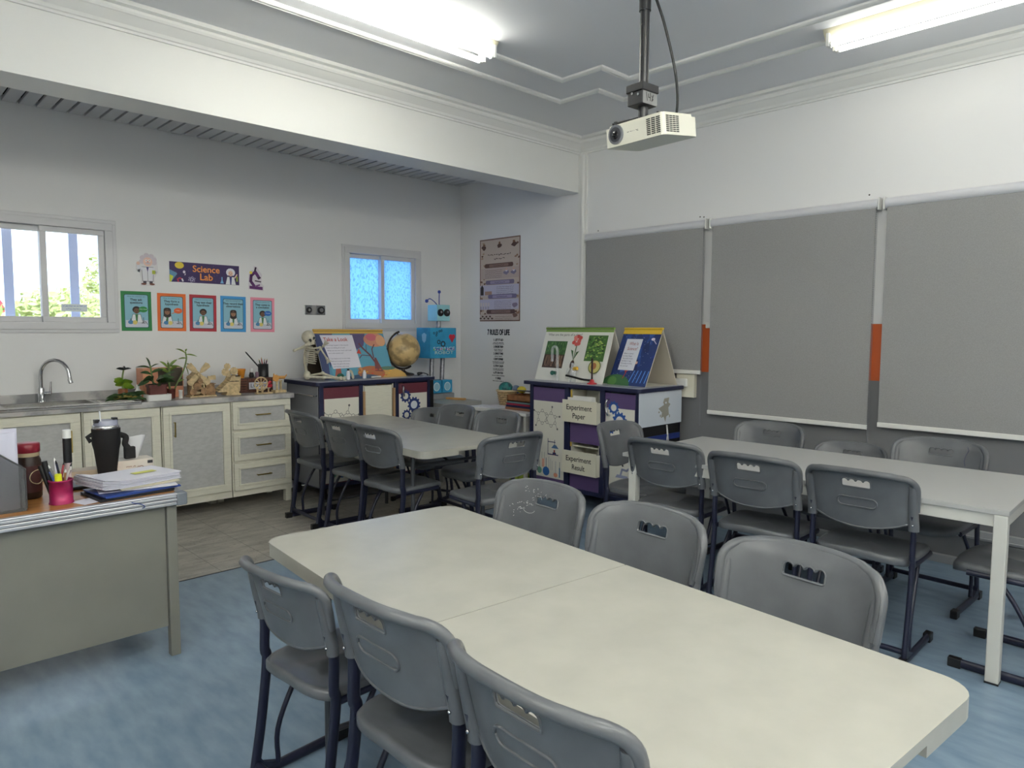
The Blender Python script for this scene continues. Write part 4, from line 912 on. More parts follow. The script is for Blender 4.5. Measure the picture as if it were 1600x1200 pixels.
def plants(p, W, H):
    p.rect(0, 0, W, H, (224, 224, 216)); p.rect(0, H - .028, W, H, (120, 156, 70)); p.text('What are the parts of a plant?', .04, H - .065, .034, (60, 60, 58), 'l')
    x0, x1, y0, y1 = .05, .30, H * .24, H * .76; p.rect(x0, y0, x1, (y0 + y1) / 2, (74, 56, 44)); p.rect(x0, (y0 + y1) / 2, x1, y1, (60, 100, 52)); R = random.Random(2)
    for i in range(60): a = R.uniform(x0 + .01, x1 - .01); b = R.uniform((y0 + y1) / 2, y1 - .02); p.line([(a, b), (a + R.uniform(-.01, .01), b + .02)], .004, R.choice([(96, 146, 72), (38, 70, 36), (120, 160, 90)]))
    for i in range(16): a = R.uniform(x0 + .02, x1 - .02); p.line([(a, (y0 + y1) / 2 - .01), (a + R.uniform(-.012, .012), y0 + .05), (a + R.uniform(-.02, .02), y0 + .015)], .004, (176, 140, 110))
    cx = .415; p.line([(cx, H * .3), (cx + .004, H * .72)], .008, (84, 112, 60))
    for q in range(9): p.ell(cx + .045 * cos(q * .75) * (1 if q % 2 else .5), H * .78 + .035 * sin(q * .75), .022, .018, R.choice([(196, 78, 70), (222, 130, 120), (206, 96, 88)]), 9)
    p.poly([(cx - .006, H * .42), (cx - .05, H * .6), (cx - .02, H * .58)], (60, 96, 50)); p.poly([(cx + .004, H * .42), (cx + .05, H * .58), (cx + .02, H * .56)], (60, 96, 50)); p.ell(cx, H * .32, .025, .04, (66, 44, 40))
    for q in range(7): p.line([(cx, H * .26), (cx - .035 + q * .011, H * .12)], .0025, (120, 110, 100))
    p.line([(cx - .04, H * .24), (cx - .04, H * .06), (cx + .04, H * .06), (cx + .04, H * .24)], .003, (150, 156, 160))
    x0, x1, y0, y1 = .54, .755, H * .40, H * .88; p.rect(x0, y0, x1, y1, (70, 110, 52))
    for i in range(130): a = R.uniform(x0 + .015, x1 - .015); b = R.uniform(y0 + .012, y1 - .012); p.ell(a, b, .013, .006, R.choice([(132, 168, 80), (50, 84, 42), (176, 196, 100), (96, 140, 66), (30, 50, 30)]), 7)
    p.ell(.68, H * .30, .068, .062, (90, 110, 50)); p.ell(.68, H * .30, .06, .054, (206, 196, 120)); p.ell(.67, H * .31, .030, .030, (176, 116, 70))
big_book('big_book', 'big tent book about the parts of a plant on the purple cabinet', (4.585, 4.435, 1.033), -92, .80, .455, 0, plants, (120, 156, 70), spiral=True, dep=(.15, .34))
def night(p, W, H):
    p.rect(0, 0, W, H, (36, 56, 112)); R = random.Random(8)
    for i in range(26): a = R.uniform(0, W); b = R.uniform(.1, H - .03); p.poly([(a, b), (a + .05, b + .02), (a + .03, min(H, b + .12)), (max(0, a - .02), b + .05)] if a < W - .06 else [(a, b), (W, b), (W, b + .03)], R.choice([(44, 74, 140), (30, 44, 96), (52, 90, 160), (40, 60, 130)]))
    for i in range(60): p.ell(R.uniform(.01, W - .01), R.uniform(.05, H - .04), .002, .002, (210, 220, 240), 6)
    p.rect(0, H - .045, W, H, (224, 186, 60)); p.ell(W * .84, H * .82, .020, .012, (232, 220, 230)); p.line([(W * .84, H * .82), (W * .95, H * .74)], .008, (206, 196, 220))
    for k in range(5): p.line([(W * (.55 + .1 * k), .03), (W * (.62 + .09 * k), .13)], .008, (96, 150, 226))
    p.ell(W * .2, 0, W * .38, .09, (62, 108, 66)); p.ell(W * .1, .03, .05, .04, (86, 132, 70)); p.line([(W * .38, .12), (W * .5, .16), (W * .58, .20)], .022, (178, 62, 54)); p.line([(W * .4, .11), (W * .36, .06)], .008, (178, 62, 54)); p.ell(W * .6, .2, .012, .012, (222, 180, 160))
    p.rect(W * .16, .13, W * .58, H - .09, (220, 222, 232)); p.text('What Is', W * .38, H - .145, .042, (160, 50, 60), width=.10); p.text('Science?', W * .38, H - .19, .042, (160, 50, 60), width=.11)
    for i, k in enumerate(('What is science?', 'So many things!', 'The study of stars', 'and Saturn rings,', 'The study of rocks,', 'soil, and mud')): p.text(k, W * .19, H - .225 - i * .022, .016, (70, 76, 110), 'l')
big_book('big_book', 'blue night sky tent book with a yellow spine at the right of the purple cabinet', (4.64, 3.645, 1.033), -97, .415, .455, 0, night, (224, 186, 60), (208, 200, 184), dep=(.20, .385))

# ------------------------------------------------------------------ skeleton, globe and small things on the maroon cabinet
BONE = mat('bone_plastic', (206, 200, 180), .5, var=.12, scale=30); ZM = 1.033
t = thing('skeleton_model', 'small seated plastic skeleton on the maroon cabinet', 'skeleton', (2.955, 5.60, ZM), -28)
w = MB(); w.ball((.015, 0, .375), (.056, .048, .058), 18, 12); w.ball((.046, 0, .338), (.028, .034, .030), 12, 8); w.cbox((.05, 0, .318), (.034, .044, .014)); w.ball((.062, 0, .358), (.012, .03, .012), 10, 6); w.build('skull', BONE, t)
w = MB(); 
for s in (-1, 1): w.ball((.058, s * .019 - .004, .366), (.013, .0135, .014), 10, 8)
w.ball((.072, -.002, .345), (.006, .007, .009), 8, 6); w.box((.066, -.018, .322), (.0685, .018, .3255)); w.ball((.03, -.046, .345), (.012, .006, .016), 8, 6); w.build('eye_socket', mat('dark_socket', (24, 22, 22), .8), t)
w = MB(); P_ = bez([(.0, 0, .325), (-.006, 0, .28), (-.018, 0, .2), (-.012, 0, .12), (.0, 0, .045)], 7)
for q in P_: w.ball(tuple(q), (.014, .016, .0085), 8, 6)
w.tube(P_, .007, 8); w.build('spine', BONE, t)
w = MB()
for k in range(8):
    zz = .285 - k * .018; rx = .038 + .012 * sin(pi * (k + 1) / 9) ; ry = .052 + .016 * sin(pi * (k + 1) / 9)
    w.tube([(-.012 + rx * (1 - cos(a)) * .98, ry * sin(a), zz - .014 * sin(a / 2) ** 2) for a in [2 * pi * j / 16 for j in range(16)]], .0042, 6, closed=True)
w.box((.055, -.008, .17), (.068, .008, .28)); w.tube([(-.005, -.075, .296), (.05, -.02, .288), (.05, .02, .288), (-.005, .075, .296)], .005, 6)
for s in (-1, 1): w.add([(-.03, s * .03, .29), (-.03, s * .08, .285), (-.03, s * .045, .22)], [(0, 1, 2), (2, 1, 0)])
w.build('rib_cage', BONE, t)
w = MB(); w.ball((0, 0, .035), (.028, .04, .03), 10, 8)
for s in (-1, 1): w.ball((.0, s * .045, .045), (.03, .02, .036), 10, 8)
w.build('pelvis', BONE, t)
def limb(nm, pts, r, hand):
    w = MB()
    for a, b in zip(pts[:-1], pts[1:]):
        a, b = Vector(a), Vector(b); w.tube([a, a.lerp(b, .12), a.lerp(b, .5), a.lerp(b, .88), b], [r * 1.5, r, r * .85, r, r * 1.5], 8); w.ball(tuple(b), r * 1.6, 8, 6)
    e = Vector(pts[-1]); d = (e - Vector(pts[-2])).normalized(); o = d.cross(Vector((0, 1, .2))).normalized() if abs(d.y) < .8 else Vector((0, 0, 1))
    for k in range(5): w.tube([e, e + d * hand * .5 + o * (k - 2) * .006, e + d * hand + o * (k - 2) * .010], .0032, 5)
    w.build(nm, BONE, t)
limb('arm', [(-.01, -.085, .29), (-.10, -.10, .262), (-.01, -.10, .305)], .0085, .05)
limb('arm', [(-.005, .08, .29), (.09, .02, .24), (.14, -.04, .30)], .0085, .06)
limb('arm', [(-.005, -.02, .27), (.11, -.06, .285), (.165, -.07, .19)], .008, .04)
limb('leg', [(.0, -.05, .035), (.14, -.09, .030), (.28, -.11, .022)], .011, .045)
limb('leg', [(.0, .05, .035), (.13, .0, .060), (.24, -.08, .022)], .011, .045)
tag(MB().tube(bez([(0, 0, .0), (.012, 0, .03), (.02, .005, .06), (.012, .01, .085)], 4), [.006, .012, .014, .013, .011, .010, .010, .011, .012, .012, .012, .011, .008][:13], 8, M=Matrix.Translation((3.36, 5.52, ZM)) @ Matrix.Rotation(rad(-30), 4, 'Y')).build('bone_model', BONE), 'loose pale foot bone standing before the autumn book', 'bone')
def bottle(x, y, r, h, capc, label):
    t = thing('small_bottle', label, 'bottle', (x, y, ZM), 0, 'small white bottles')
    MB().lathe([(r, 0), (r, h * .72), (r * .6, h * .8), (r * .55, h * .84)], n=14).build('body', mat('translucent_white', (216, 218, 226), .35), t); MB().cyl((0, 0, h * .84), (0, 0, h), r * .62, n=12).build('cap', capc, t)
bottle(3.275, 5.46, .016, .095, BLACK, 'small white bottle with a black cap before the autumn book'); bottle(3.465, 5.50, .017, .075, WHITE, 'small white bottle with a white cap before the autumn book')
tag(MB().ball((3.22, 5.50, ZM + .028), (.036, .02, .028), 12, 8).build('green_stopper', mat('dark_green', (40, 96, 80), .5)), 'small dark green rounded piece behind the skeleton feet', 'stopper')
tag(MB().tube([(3.54, 5.50, ZM + .008), (3.64, 5.50, ZM + .008)], .008, 8).build('white_stick', WHITE), 'short white stick lying before the autumn book', 'stick')
t = thing('globe', 'antique beige globe on a dark stand on the maroon cabinet', 'globe', (3.985, 5.63, ZM))
GLB = mat('antique_globe', (206, 178, 126), .35, c2=(150, 128, 88), scale=9, lo=.44, hi=.55)
gc = Vector((0, 0, .245)); w = MB(); w.ball(tuple(gc), .165, 32, 20); w.build('sphere', GLB, t)
ax = Vector((sin(rad(-22)), 0, cos(rad(-22)))); sidev = Vector((-ax.z, 0, ax.x)); ARM = mat('bronze', (70, 62, 58), .3, .7)
w = MB(); w.tube([gc + ax * .182 * cos(a) + sidev * .182 * sin(a) for a in [rad(-8 + 196 * k / 24) for k in range(25)]], [(.004, .010)] * 25, 8, up=(0, 1, 0)); w.cyl(tuple(gc + ax * .162), tuple(gc + ax * .19), .007, n=8); w.cyl(tuple(gc - ax * .162), tuple(gc - ax * .19), .007, n=8); w.build('meridian_arm', ARM, t)
MB().lathe([(.105, 0), (.108, .012), (.095, .02), (.06, .026), (.03, .036), (.016, .05), (.024, .062), (.014, .066)], n=24).build('base', mat('dark_stand', (36, 28, 28), .3), t)
tag(MB().tube(bez([(4.07, 5.52, ZM + .012), (4.1, 5.50, ZM + .022), (4.14, 5.50, ZM + .022), (4.155, 5.46, ZM + .008), (4.12, 5.43, ZM + .006)], 5), [.014, .016, .016, .015, .012, .012, .010, .006, .004, .004, .004, .004, .004, .004, .004, .004, .004, .004, .004, .004, .004], 8).build('power_plug', BLACK), 'black plug with a short cord beside the globe', 'plug')

# ------------------------------------------------------------------ cardboard robot on the grey filing cabinet
FG = mat('grey_metal_cabinet', (150, 150, 146), .4)
ZF = .765
t = thing('filing_cabinet', 'grey metal filing cabinet in the alcove corner under the robot', 'cabinet', (4.20, 5.29, 0))
MB().box((0, 0, 0), (.50, .68, ZF)).build('body', FG, t, bevel=.004)
for z0, z1 in ((.39, .735), (.03, .375)):
    d = MB().box((.012, -.014, z0), (.488, 0, z1)).build('drawer', FG, t, bevel=.004); MB().box((.19, -.018, (z0 + z1) / 2 + .09), (.31, -.013, (z0 + z1) / 2 + .12)).build('handle', BLACK, d)
tag(MB().box((0, 0, 0), (.22, .04, .02), M=Matrix.Translation((4.50, 5.62, ZF + .001)) @ Matrix.Rotation(rad(-72), 4, 'Z')).build('wooden_ruler', mat('orange_wood', (196, 150, 90), .5), bevel=.003), 'flat wooden piece on the right edge of the filing cabinet top', 'wooden piece')
RB = mat('robot_blue', (44, 150, 196), .45, var=.08, scale=12); RB2 = mat('robot_pale_blue', (150, 206, 214), .45); FOIL = mat('foil_tube', (170, 170, 176), .3, .8, var=.2, scale=40)
t = thing('cardboard_robot', 'tall blue cardboard robot with round black eyes on the filing cabinet', 'robot model', (4.33, 5.68, ZF))
MB().box((.02, .0, .42), (.36, .23, .73)).build('body', RB, t, bevel=.003)
MB().box((.135, .03, .80), (.30, .19, .965)).build('head', RB2, t, bevel=.003)
MB().cyl((.205, .1, .73), (.205, .1, .80), .025).build('neck', FOIL, t)
for x in (.115, .255):
    MB().cyl((x, .11, .185), (x + .012, .11, .42), .024).build('leg', FOIL, t)
    f_ = MB().box((x - .055, .03, .06), (x + .075, .17, .19)).build('shoe_box', RB, t, bevel=.003); p = Print(); p.ell(x + .01, .125, .042, .046, (206, 226, 232)); p.ell(x + .01, .125, .032, .036, (150, 196, 214)); p.build('sticker', parent=f_, loc=(0, .0292, 0), rot=UPB)
    MB().box((x - .06, .0, .0), (x + .08, .2, .055)).build('foot', mat('foil_box', (160, 162, 166), .4, .4), t, bevel=.006)
for x in (.173, .258):
    e = MB(); e.cyl((x, .03, .885), (x, .018, .885), .037); eo = e.build('eye', BLACK, t); MB().ball((x + .005, .015, .892), (.013, .006, .013), 10, 8).build('eye_highlight', mat('eye_glint', (140, 144, 150), .2), eo)  # pale ball puts a painted highlight on each black eye
w = MB(); w.tube(bez([(.215, .1, .965), (.215, .1, 1.03), (.217, .1, 1.085)], 4), .005, 6); w.ball((.217, .1, 1.10), .017, 10, 8); w.tube(bez([(.19, .1, .965), (.14, .09, 1.0), (.09, .09, 1.025), (.05, .08, 1.01)], 4), .005, 6); w.ball((.04, .08, 1.00), .018, 10, 8); w.build('antenna', mat('antenna_blue', (50, 70, 150), .5), t)
p = Print(); p.ell(.285, .64, .024, .024, (190, 40, 60)); p.ell(.322, .64, .024, .024, (190, 40, 60)); p.poly([(.262, .635), (.3035, .575), (.345, .635)], (190, 40, 60))
for i, (a, b) in enumerate(((.07, .675), (.105, .68), (.14, .695), (.10, .655), (.165, .70))): p.ring(a, b, .010, .006, (24, 26, 30), 6)
p.gear(.13, .585, .024, (24, 26, 30), (44, 150, 196), 8); p.gear(.185, .565, .034, (24, 26, 30), (44, 150, 196), 9)
p.text('SCIENCE', .2, .50, .05, (222, 222, 226), width=.28); p.text('ROBOT', .2, .462, .045, (206, 216, 200), width=.24)
for i in range(9): p.ell(.07 + i * .032, .508 + (i % 2) * .006, .009, .011, random.choice([(214, 120, 140), (120, 80, 150), (230, 226, 226), (90, 170, 90)]), 8)
p.build('decoration', parent=t, loc=(0, -.0004, 0), rot=UPB)
p = Print(); p.poly([(.06, .66), (.10, .68), (.14, .66), (.13, .60), (.10, .575), (.07, .60)], (150, 200, 226)); p.build('decoration', parent=t, loc=(.0196, .20, 0), rot=(rad(90), 0, rad(-90)))

# ------------------------------------------------------------------ low white table with toys between the cabinets
t = thing('side_table', 'low white table against the alcove wall holding a basket and boxes', 'table', (4.50, 4.46, 0))
MB().box((0, 0, .69), (.58, .76, .72)).build('table_top', WHITE, t, bevel=.003)
for x in (.02, .53):
    for y in (.02, .71): MB().box((x, y, 0), (x + .03, y + .03, .69)).build('leg', LEGW, t)
t = thing('wicker_basket', 'small tan wicker basket on the low white table', 'basket', (4.84, 5.06, .72))
w = MB(); w.lathe([(.075, 0), (.105, .15), (.11, .155), (.10, .155), (.072, .008), (0, .008)], n=20)
for k in range(7): q = .078 + k * .0042; w.tube([(q * cos(2 * pi * j / 20), q * sin(2 * pi * j / 20), .012 + k * .022) for j in range(20)], .007, 6, closed=True)
w.build('body', mat('wicker', (206, 176, 130), .7, var=.3, scale=60), t); w = MB(); w.tube([(.108 * cos(2 * pi * j / 20), .108 * sin(2 * pi * j / 20), .155) for j in range(20)], .010, 6, closed=True); w.build('rim', mat('wicker_rim', (216, 196, 160), .7), t)
tag(MB().ball((4.83, 5.075, .90), (.07, .07, .06), 18, 12).build('toy_ball', mat('teal_toy', (50, 150, 142), .5, c2=(30, 70, 80), scale=24)), 'teal patterned ball in the wicker basket', 'ball')
tag(MB().ball((4.89, 4.99, .885), (.045, .045, .045), 14, 10).build('toy_ball', mat('grey_toy', (100, 116, 140), .5)), 'grey blue ball in the wicker basket', 'ball')
tag(MB().ball((4.83, 4.85, .895), (.04, .05, .035), 14, 10).build('lemon_toy', mat('yellow_toy', (214, 196, 60), .5)), 'yellow rounded toy on the wooden crate', 'toy')
t = thing('wooden_crate', 'brown wooden crate on top of the coloured folders on the low table', 'crate', (4.64, 4.50, .80))
w = MB(); w.box((0, 0, 0), (.22, .36, .012))
for a, b in (((0, 0, 0), (.012, .36, .06)), ((.208, 0, 0), (.22, .36, .06)), ((0, 0, 0), (.22, .012, .06)), ((0, .348, 0), (.22, .36, .06))): w.box(a, b)
w.build('body', mat('brown_crate_wood', (158, 106, 66), .6, var=.2, scale=20), t, bevel=.002)
for i, (c, z0, h_) in enumerate((((150, 100, 70), .721, .024), ((42, 44, 84), .746, .016), ((170, 44, 72), .763, .018), ((120, 150, 150), .782, .017))):
    t = thing('folder', ['brown folder at the bottom of the pile under the wooden crate', 'navy folder in the pile under the wooden crate', 'crimson folder in the pile under the wooden crate', 'grey green folder on top of the pile under the wooden crate'][i], 'folder', (4.63 + .004 * i, 4.49 - .003 * i, z0), 0, 'coloured folders under the crate')
    w = MB(); w.box((0, 0, 0), (.25, .38, .002)); w.box((0, 0, h_ - .002), (.25, .38, h_)); w.box((.0, .0, 0), (.003, .38, h_)); w.build('cover', mat('folder_%d' % i, c, .5), t); MB().box((.006, .006, .002), (.244, .374, h_ - .002)).build('pages', WHITE, t)
tag(MB().box((0, 0, 0), (.2, .32, .008), M=Matrix.Translation((4.68, 4.50, .90)) @ Matrix.Rotation(rad(6), 4, 'Y')).build('book', mat('navy_book', (40, 44, 80), .5), bevel=.001), 'thin navy book lying across the wooden crate', 'book')
tag(MB().box((0, 0, 0), (.17, .012, .16), M=Matrix.Translation((4.74, 4.46, .912)) @ Matrix.Rotation(rad(-14), 4, 'X') @ Matrix.Rotation(rad(8), 4, 'Y')).build('paper_stack', mat('pale_lilac_paper', (206, 204, 218), .6)), 'pale card leaning behind the purple cabinet above the crate', 'card')
for i, (a, b, q) in enumerate(((4.56, 5.0, 12), (4.53, 4.90, -6))):
    tag(MB().box((0, 0, 0), (.21, .29, .006), M=Matrix.Translation((a, b - .02, .7205 + i * .006)) @ Matrix.Rotation(rad(q), 4, 'Z')).build('paper_stack', mat('white_paper', (218, 220, 228), .6)), ['lower stack of white papers on the low table before the basket', 'upper stack of white papers on the low table before the basket'][i], 'papers', 'white papers on the low table')
GB = mat('green_ball', (150, 170, 50), .6, c2=(110, 140, 40), scale=20)
for i, (a, b, z_, r_) in enumerate(((4.60, 4.58, .10, .062), (4.63, 4.72, .075, .060), (4.62, 4.64, .20, .055))):
    tag(MB().ball((a, b, z_ if i != 1 else .06), r_, 16, 12).build('green_toy_ball', GB), ['green ball on the floor next to the purple cabinet', 'green ball on the floor farthest from the purple cabinet', 'green ball resting on top of two others beside the purple cabinet'][i], 'ball', 'green balls under the low table')

# ------------------------------------------------------------------ small things on the purple cabinet
ZP = 1.033
t = thing('bunsen_burner', 'red based bunsen burner with a black hose on the purple cabinet', 'burner', (4.515, 3.71, ZP))
MB().lathe([(.042, 0), (.042, .008), (.022, .014), (.018, .03), (.012, .04)], n=16).build('base', mat('red_enamel', (170, 40, 46), .35), t); MB().cyl((0, 0, .035), (0, 0, .215), .008, n=10).build('barrel', mat('dark_barrel', (56, 40, 44), .35, .5), t)
MB().tube(bez([(0, .012, .03), (-.01, .1, .035), (-.02, .2, .052), (-.02, .27, .06)], 5), .009, 8).build('hose', BLACK, t)
CLR = mat('clear_plastic', (226, 230, 232), .12); 
def clearmat():
    m = bpy.data.materials.new('thin_glass'); m.use_nodes = True; nt = m.node_tree; nt.nodes.clear(); o = nt.nodes.new('ShaderNodeOutputMaterial'); mx = nt.nodes.new('ShaderNodeMixShader'); tr = nt.nodes.new('ShaderNodeBsdfTransparent'); pb = nt.nodes.new('ShaderNodeBsdfPrincipled'); pb.inputs['Base Color'].default_value = (.8, .83, .85, 1); pb.inputs['Roughness'].default_value = .1
    mx.inputs['Fac'].default_value = .28; nt.links.new(tr.outputs[0], mx.inputs[1]); nt.links.new(pb.outputs[0], mx.inputs[2]); nt.links.new(mx.outputs[0], o.inputs['Surface']); return m
TG = clearmat()
t = thing('gas_tube', 'clear hooked glass tube with a green valve on the purple cabinet', 'glass tube', (4.55, 4.13, ZP))
MB().tube([(0, 0, 0), (0, 0, .27)] + [(0, .03 - .03 * cos(a), .27 + .03 * sin(a)) for a in [pi * k / 8 for k in range(1, 9)]] + [(0, .06, .17)], .013, 10).build('tube', TG, t); w = MB(); w.cyl((0, .016, .07), (0, .05, .075), .014); w.ball((0, .06, .07), (.018, .02, .02), 10, 8); w.build('valve', MATS['dark_green'], t)
t = thing('glass_bottle', 'clear glass bottle with a yellow stopper on the purple cabinet', 'bottle', (4.56, 3.96, ZP))
MB().lathe([(.028, 0), (.03, .01), (.03, .10), (.016, .135), (.014, .165)], n=16).build('body', TG, t); w = MB(); w.cyl((0, -.006, .115), (0, -.05, .12), .016); w.build('stopper', mat('yellow_stopper', (216, 170, 50), .5), t)

# ------------------------------------------------------------------ things on the marble worktop
# peach box with a brown flap
t = thing('gift_box', 'peach cardboard box with a dark brown flap behind the plants', 'box', (1.72, 5.87, ZT))
PE = mat('peach_card', (216, 150, 118), .55); MB().box((0, 0, .001), (.30, .16, .235)).build('body', PE, t, bevel=.003); f_ = MB().box((.11, -.006, .09), (.292, 0, .236)).build('flap', mat('dark_brown_card', (76, 66, 50), .5, var=.15, scale=12), t, bevel=.002)
w = MB(); w.tube([(.185 + .014 * cos(a), -.008, .215 + .011 * sin(a)) for a in [2 * pi * k / 14 for k in range(14)]], .003, 6, closed=True); w.build('eyelet', CHROME, f_)
# plants
STEM = mat('plant_stem', (112, 132, 72), .5); LG = mat('plant_leaf', (62, 92, 48), .45, c2=(36, 60, 32), scale=25); LGY = mat('plant_leaf_light', (136, 156, 70), .45, c2=(90, 120, 50), scale=25); POT = mat('brown_pot', (96, 44, 38), .5); SOIL = mat('soil', (50, 38, 32), .9)
def leaf(mb, base, d, L, wd, droop=.3):
    d = Vector(d).normalized(); s = d.cross(Vector((0, 0, 1)));  s = s.normalized() if s.length > .05 else Vector((1, 0, 0)); vs = []; fs = []; n = 6
    nrm = s.cross(d); q_ = random.uniform(.5, 1.15) * random.choice((-1, 1)); s, nrm = s * cos(q_) + nrm * sin(q_), nrm * cos(q_) - s * sin(q_)
    for i in range(n + 1):
        u = i / n; c = Vector(base) + d * L * u + Vector((0, 0, -droop * L * u * u)); w_ = wd * sin(pi * min(1, u * .93 + .05)) ** .8
        vs += [c - s * w_ + nrm * w_ * .3, c, c + s * w_ + nrm * w_ * .3]
    for i in range(n): a = i * 3; fs += [(a, a + 1, a + 4, a + 3), (a + 1, a + 2, a + 5, a + 4)]
    mb.add(vs, fs, True)
def plant(parent, stems, leaves, lm):
    w = MB()
    for pts, r in stems: w.tube(bez(pts, 5), r, 7)
    w.build('stem', STEM, parent)
    w = MB()
    for b, d, L, q in leaves: leaf(w, b, d, L, q)
    w.build('leaves', lm, parent)
# lilies in a brown pot on a white tray
t = thing('planter_tray', 'white rectangular tray under the brown plant pot', 'tray', (1.77, 5.70, ZT)); w = MB()
w.prism(rrect(-.085, -.05, .085, .05, .015), .001, .008); w.prism(rrect(-.088, -.053, .088, .053, .016), .006, .048); w.build('body', WHITE, t, bevel=.003)
t = thing('potted_plant', 'leafy green plant in a brown pot standing on a white tray', 'plant', (1.765, 5.70, ZT + .049))
w = MB(); w.prism(rrect(-.062, -.042, .062, .042, .012), 0, .07); w.prism(rrect(-.068, -.047, .068, .047, .014), .055, .074); w.build('pot', POT, t, bevel=.003); w = MB(); w.prism(rrect(-.055, -.036, .055, .036, .01), .07, .077); w.build('soil', SOIL, t)
plant(t, [([(-.02, 0, .07), (-.03, 0, .14), (-.04, 0, .22)], .006), ([(.02, 0, .07), (.03, .01, .12)], .005)], [((-.03, 0, .1), (-.4, -.8, .6), .12, .026), ((.01, 0, .09), (.5, -.8, .35), .12, .03), ((-.035, 0, .15), (-.9, -.3, .5), .10, .016), ((-.035, 0, .16), (.8, -.4, .6), .10, .014), ((.02, 0, .09), (-.2, -.9, .1), .10, .026), ((-.04, 0, .2), (-.25, 0, 1), .12, .018), ((-.04, 0, .2), (.6, -.3, .6), .08, .010), ((-.04, 0, .2), (-1, -.2, .4), .12, .010), ((-.03, 0, .12), (-.8, -.4, .1), .09, .026), ((0, 0, .1), (.9, -.3, .5), .14, .028), ((.02, 0, .1), (.7, -.5, .2), .12, .024), ((-.02, 0, .09), (-.3, -.8, .2), .10, .028), ((.0, .0, .1), (.2, -.7, .5), .11, .028), ((-.05, 0, .1), (-.9, .1, -.1), .08, .02), ((.03, 0, .12), (1, .2, .75), .15, .008)], LG)
# bamboo in a dark vase
t = thing('potted_plant', 'lucky bamboo stalks in a small dark pot before the peach box', 'plant', (1.90, 5.80, ZT))
MB().lathe([(.028, 0.001), (.034, .07), (.036, .075), (.03, .072), (.0, .07)], n=14).build('pot', POT, t)
plant(t, [([(0, 0, .03), (-.012, 0, .12), (-.008, 0, .22), (-.015, 0, .28)], .008), ([(.01, 0, .03), (.05, 0, .12), (.1, .02, .2), (.13, .02, .30), (.125, .02, .36)], .006), ([(-.01, 0, .03), (-.06, 0, .1), (-.09, 0, .14)], .007)], [((-.012, 0, .20), (-.9, -.3, .8), .11, .014), ((-.012, 0, .21), (.7, -.5, .9), .10, .014), ((.05, 0, .12), (.8, -.5, .8), .07, .010), ((-.012, 0, .23), (-.7, -.1, 1), .12, .015), ((-.012, 0, .23), (-.1, 0, 1), .10, .012), ((-.012, 0, .24), (.8, 0, 1.2), .12, .011), ((-.012, 0, .25), (.9, -.1, .2), .10, .008), ((.125, .02, .35), (-.9, 0, .8), .10, .010), ((.125, .02, .34), (1, 0, .1), .09, .007), ((.13, .02, .31), (-.9, -.1, .2), .07, .008), ((.13, .02, .27), (.8, 0, -.4), .08, .010), ((.125, .02, .36), (.3, 0, 1), .04, .008), ((.12, .02, .25), (.3, -.2, -.9), .06, .010)], LGY)
tag(MB().lathe([(.014, 0.001), (.014, .055), (.016, .056), (.016, .066), (0, .066)], n=12, c=(1.955, 5.75, ZT)).build('white_bottle', WHITE), 'tiny white bottle beside the lucky bamboo pot', 'bottle')
tag(MB().lathe([(.022, 0.001), (.022, .075), (.012, .09), (.012, .12), (0, .12)], n=12, c=(1.66, 5.79, ZT)).build('white_bottle', WHITE), 'white bottle half hidden behind the leafy potted plant', 'bottle')
t = thing('potted_plant', 'small yellow green plant in a jar beside the sink', 'plant', (1.575, 5.86, ZT + .011))
MB().lathe([(.03, 0), (.034, .02), (.034, .075), (.026, .08)], n=14).build('pot', mat('terracotta_jar', (128, 78, 48), .4), t)
plant(t, [([(0, 0, .06), (0, 0, .16), (.01, 0, .22)], .006)], [((0, 0, .09), (.7, -.6, .3), .09, .030), ((0, 0, .11), (-.8, -.5, .9), .10, .030), ((0, 0, .1), (.1, -.8, 1.1), .10, .034), ((0, 0, .1), (-.5, -.5, .6), .09, .034), ((0, 0, .1), (.5, -.5, .7), .10, .036), ((0, 0, .1), (-.1, -.8, .8), .08, .03), ((0, 0, .12), (-.7, .2, .8), .08, .03)], mat('yellow_green_leaf', (150, 176, 52), .45, c2=(90, 140, 40), scale=20))
w = MB()
for d in ((-.8, 0, .5), (.9, -.2, .5), (.3, .6, .8), (-.2, -.7, .6)): leaf(w, (1.585, 5.86, ZT + .23), d, .06, .014)
w.build('dark_leaves', mat('dark_leaf', (30, 36, 40), .5), t).matrix_parent_inverse = t.matrix_world.inverted() if False else Matrix.Translation((-1.575, -5.86, -ZT - .011))
t = thing('plant_cutting', 'clump of loose plant cuttings lying on the sink drainer', 'plant', (1.555, 5.72, ZT + .014)); w = MB(); R = random.Random(3)
for i in range(34): a = R.uniform(0, 2 * pi); leaf(w, (R.uniform(-.05, .05), R.uniform(-.03, .03), .006 + R.uniform(0, .03)), (cos(a), sin(a) * .6, R.uniform(.0, .5)), R.uniform(.06, .12), R.uniform(.008, .018), .25)
w.build('leaves', LG, t); w = MB(); w.tube(bez([(-.08, 0, .02), (0, -.03, .035), (.07, -.01, .02)], 5), .012, 7); w.build('stem', mat('yellowed_stem', (158, 140, 70), .6), t)
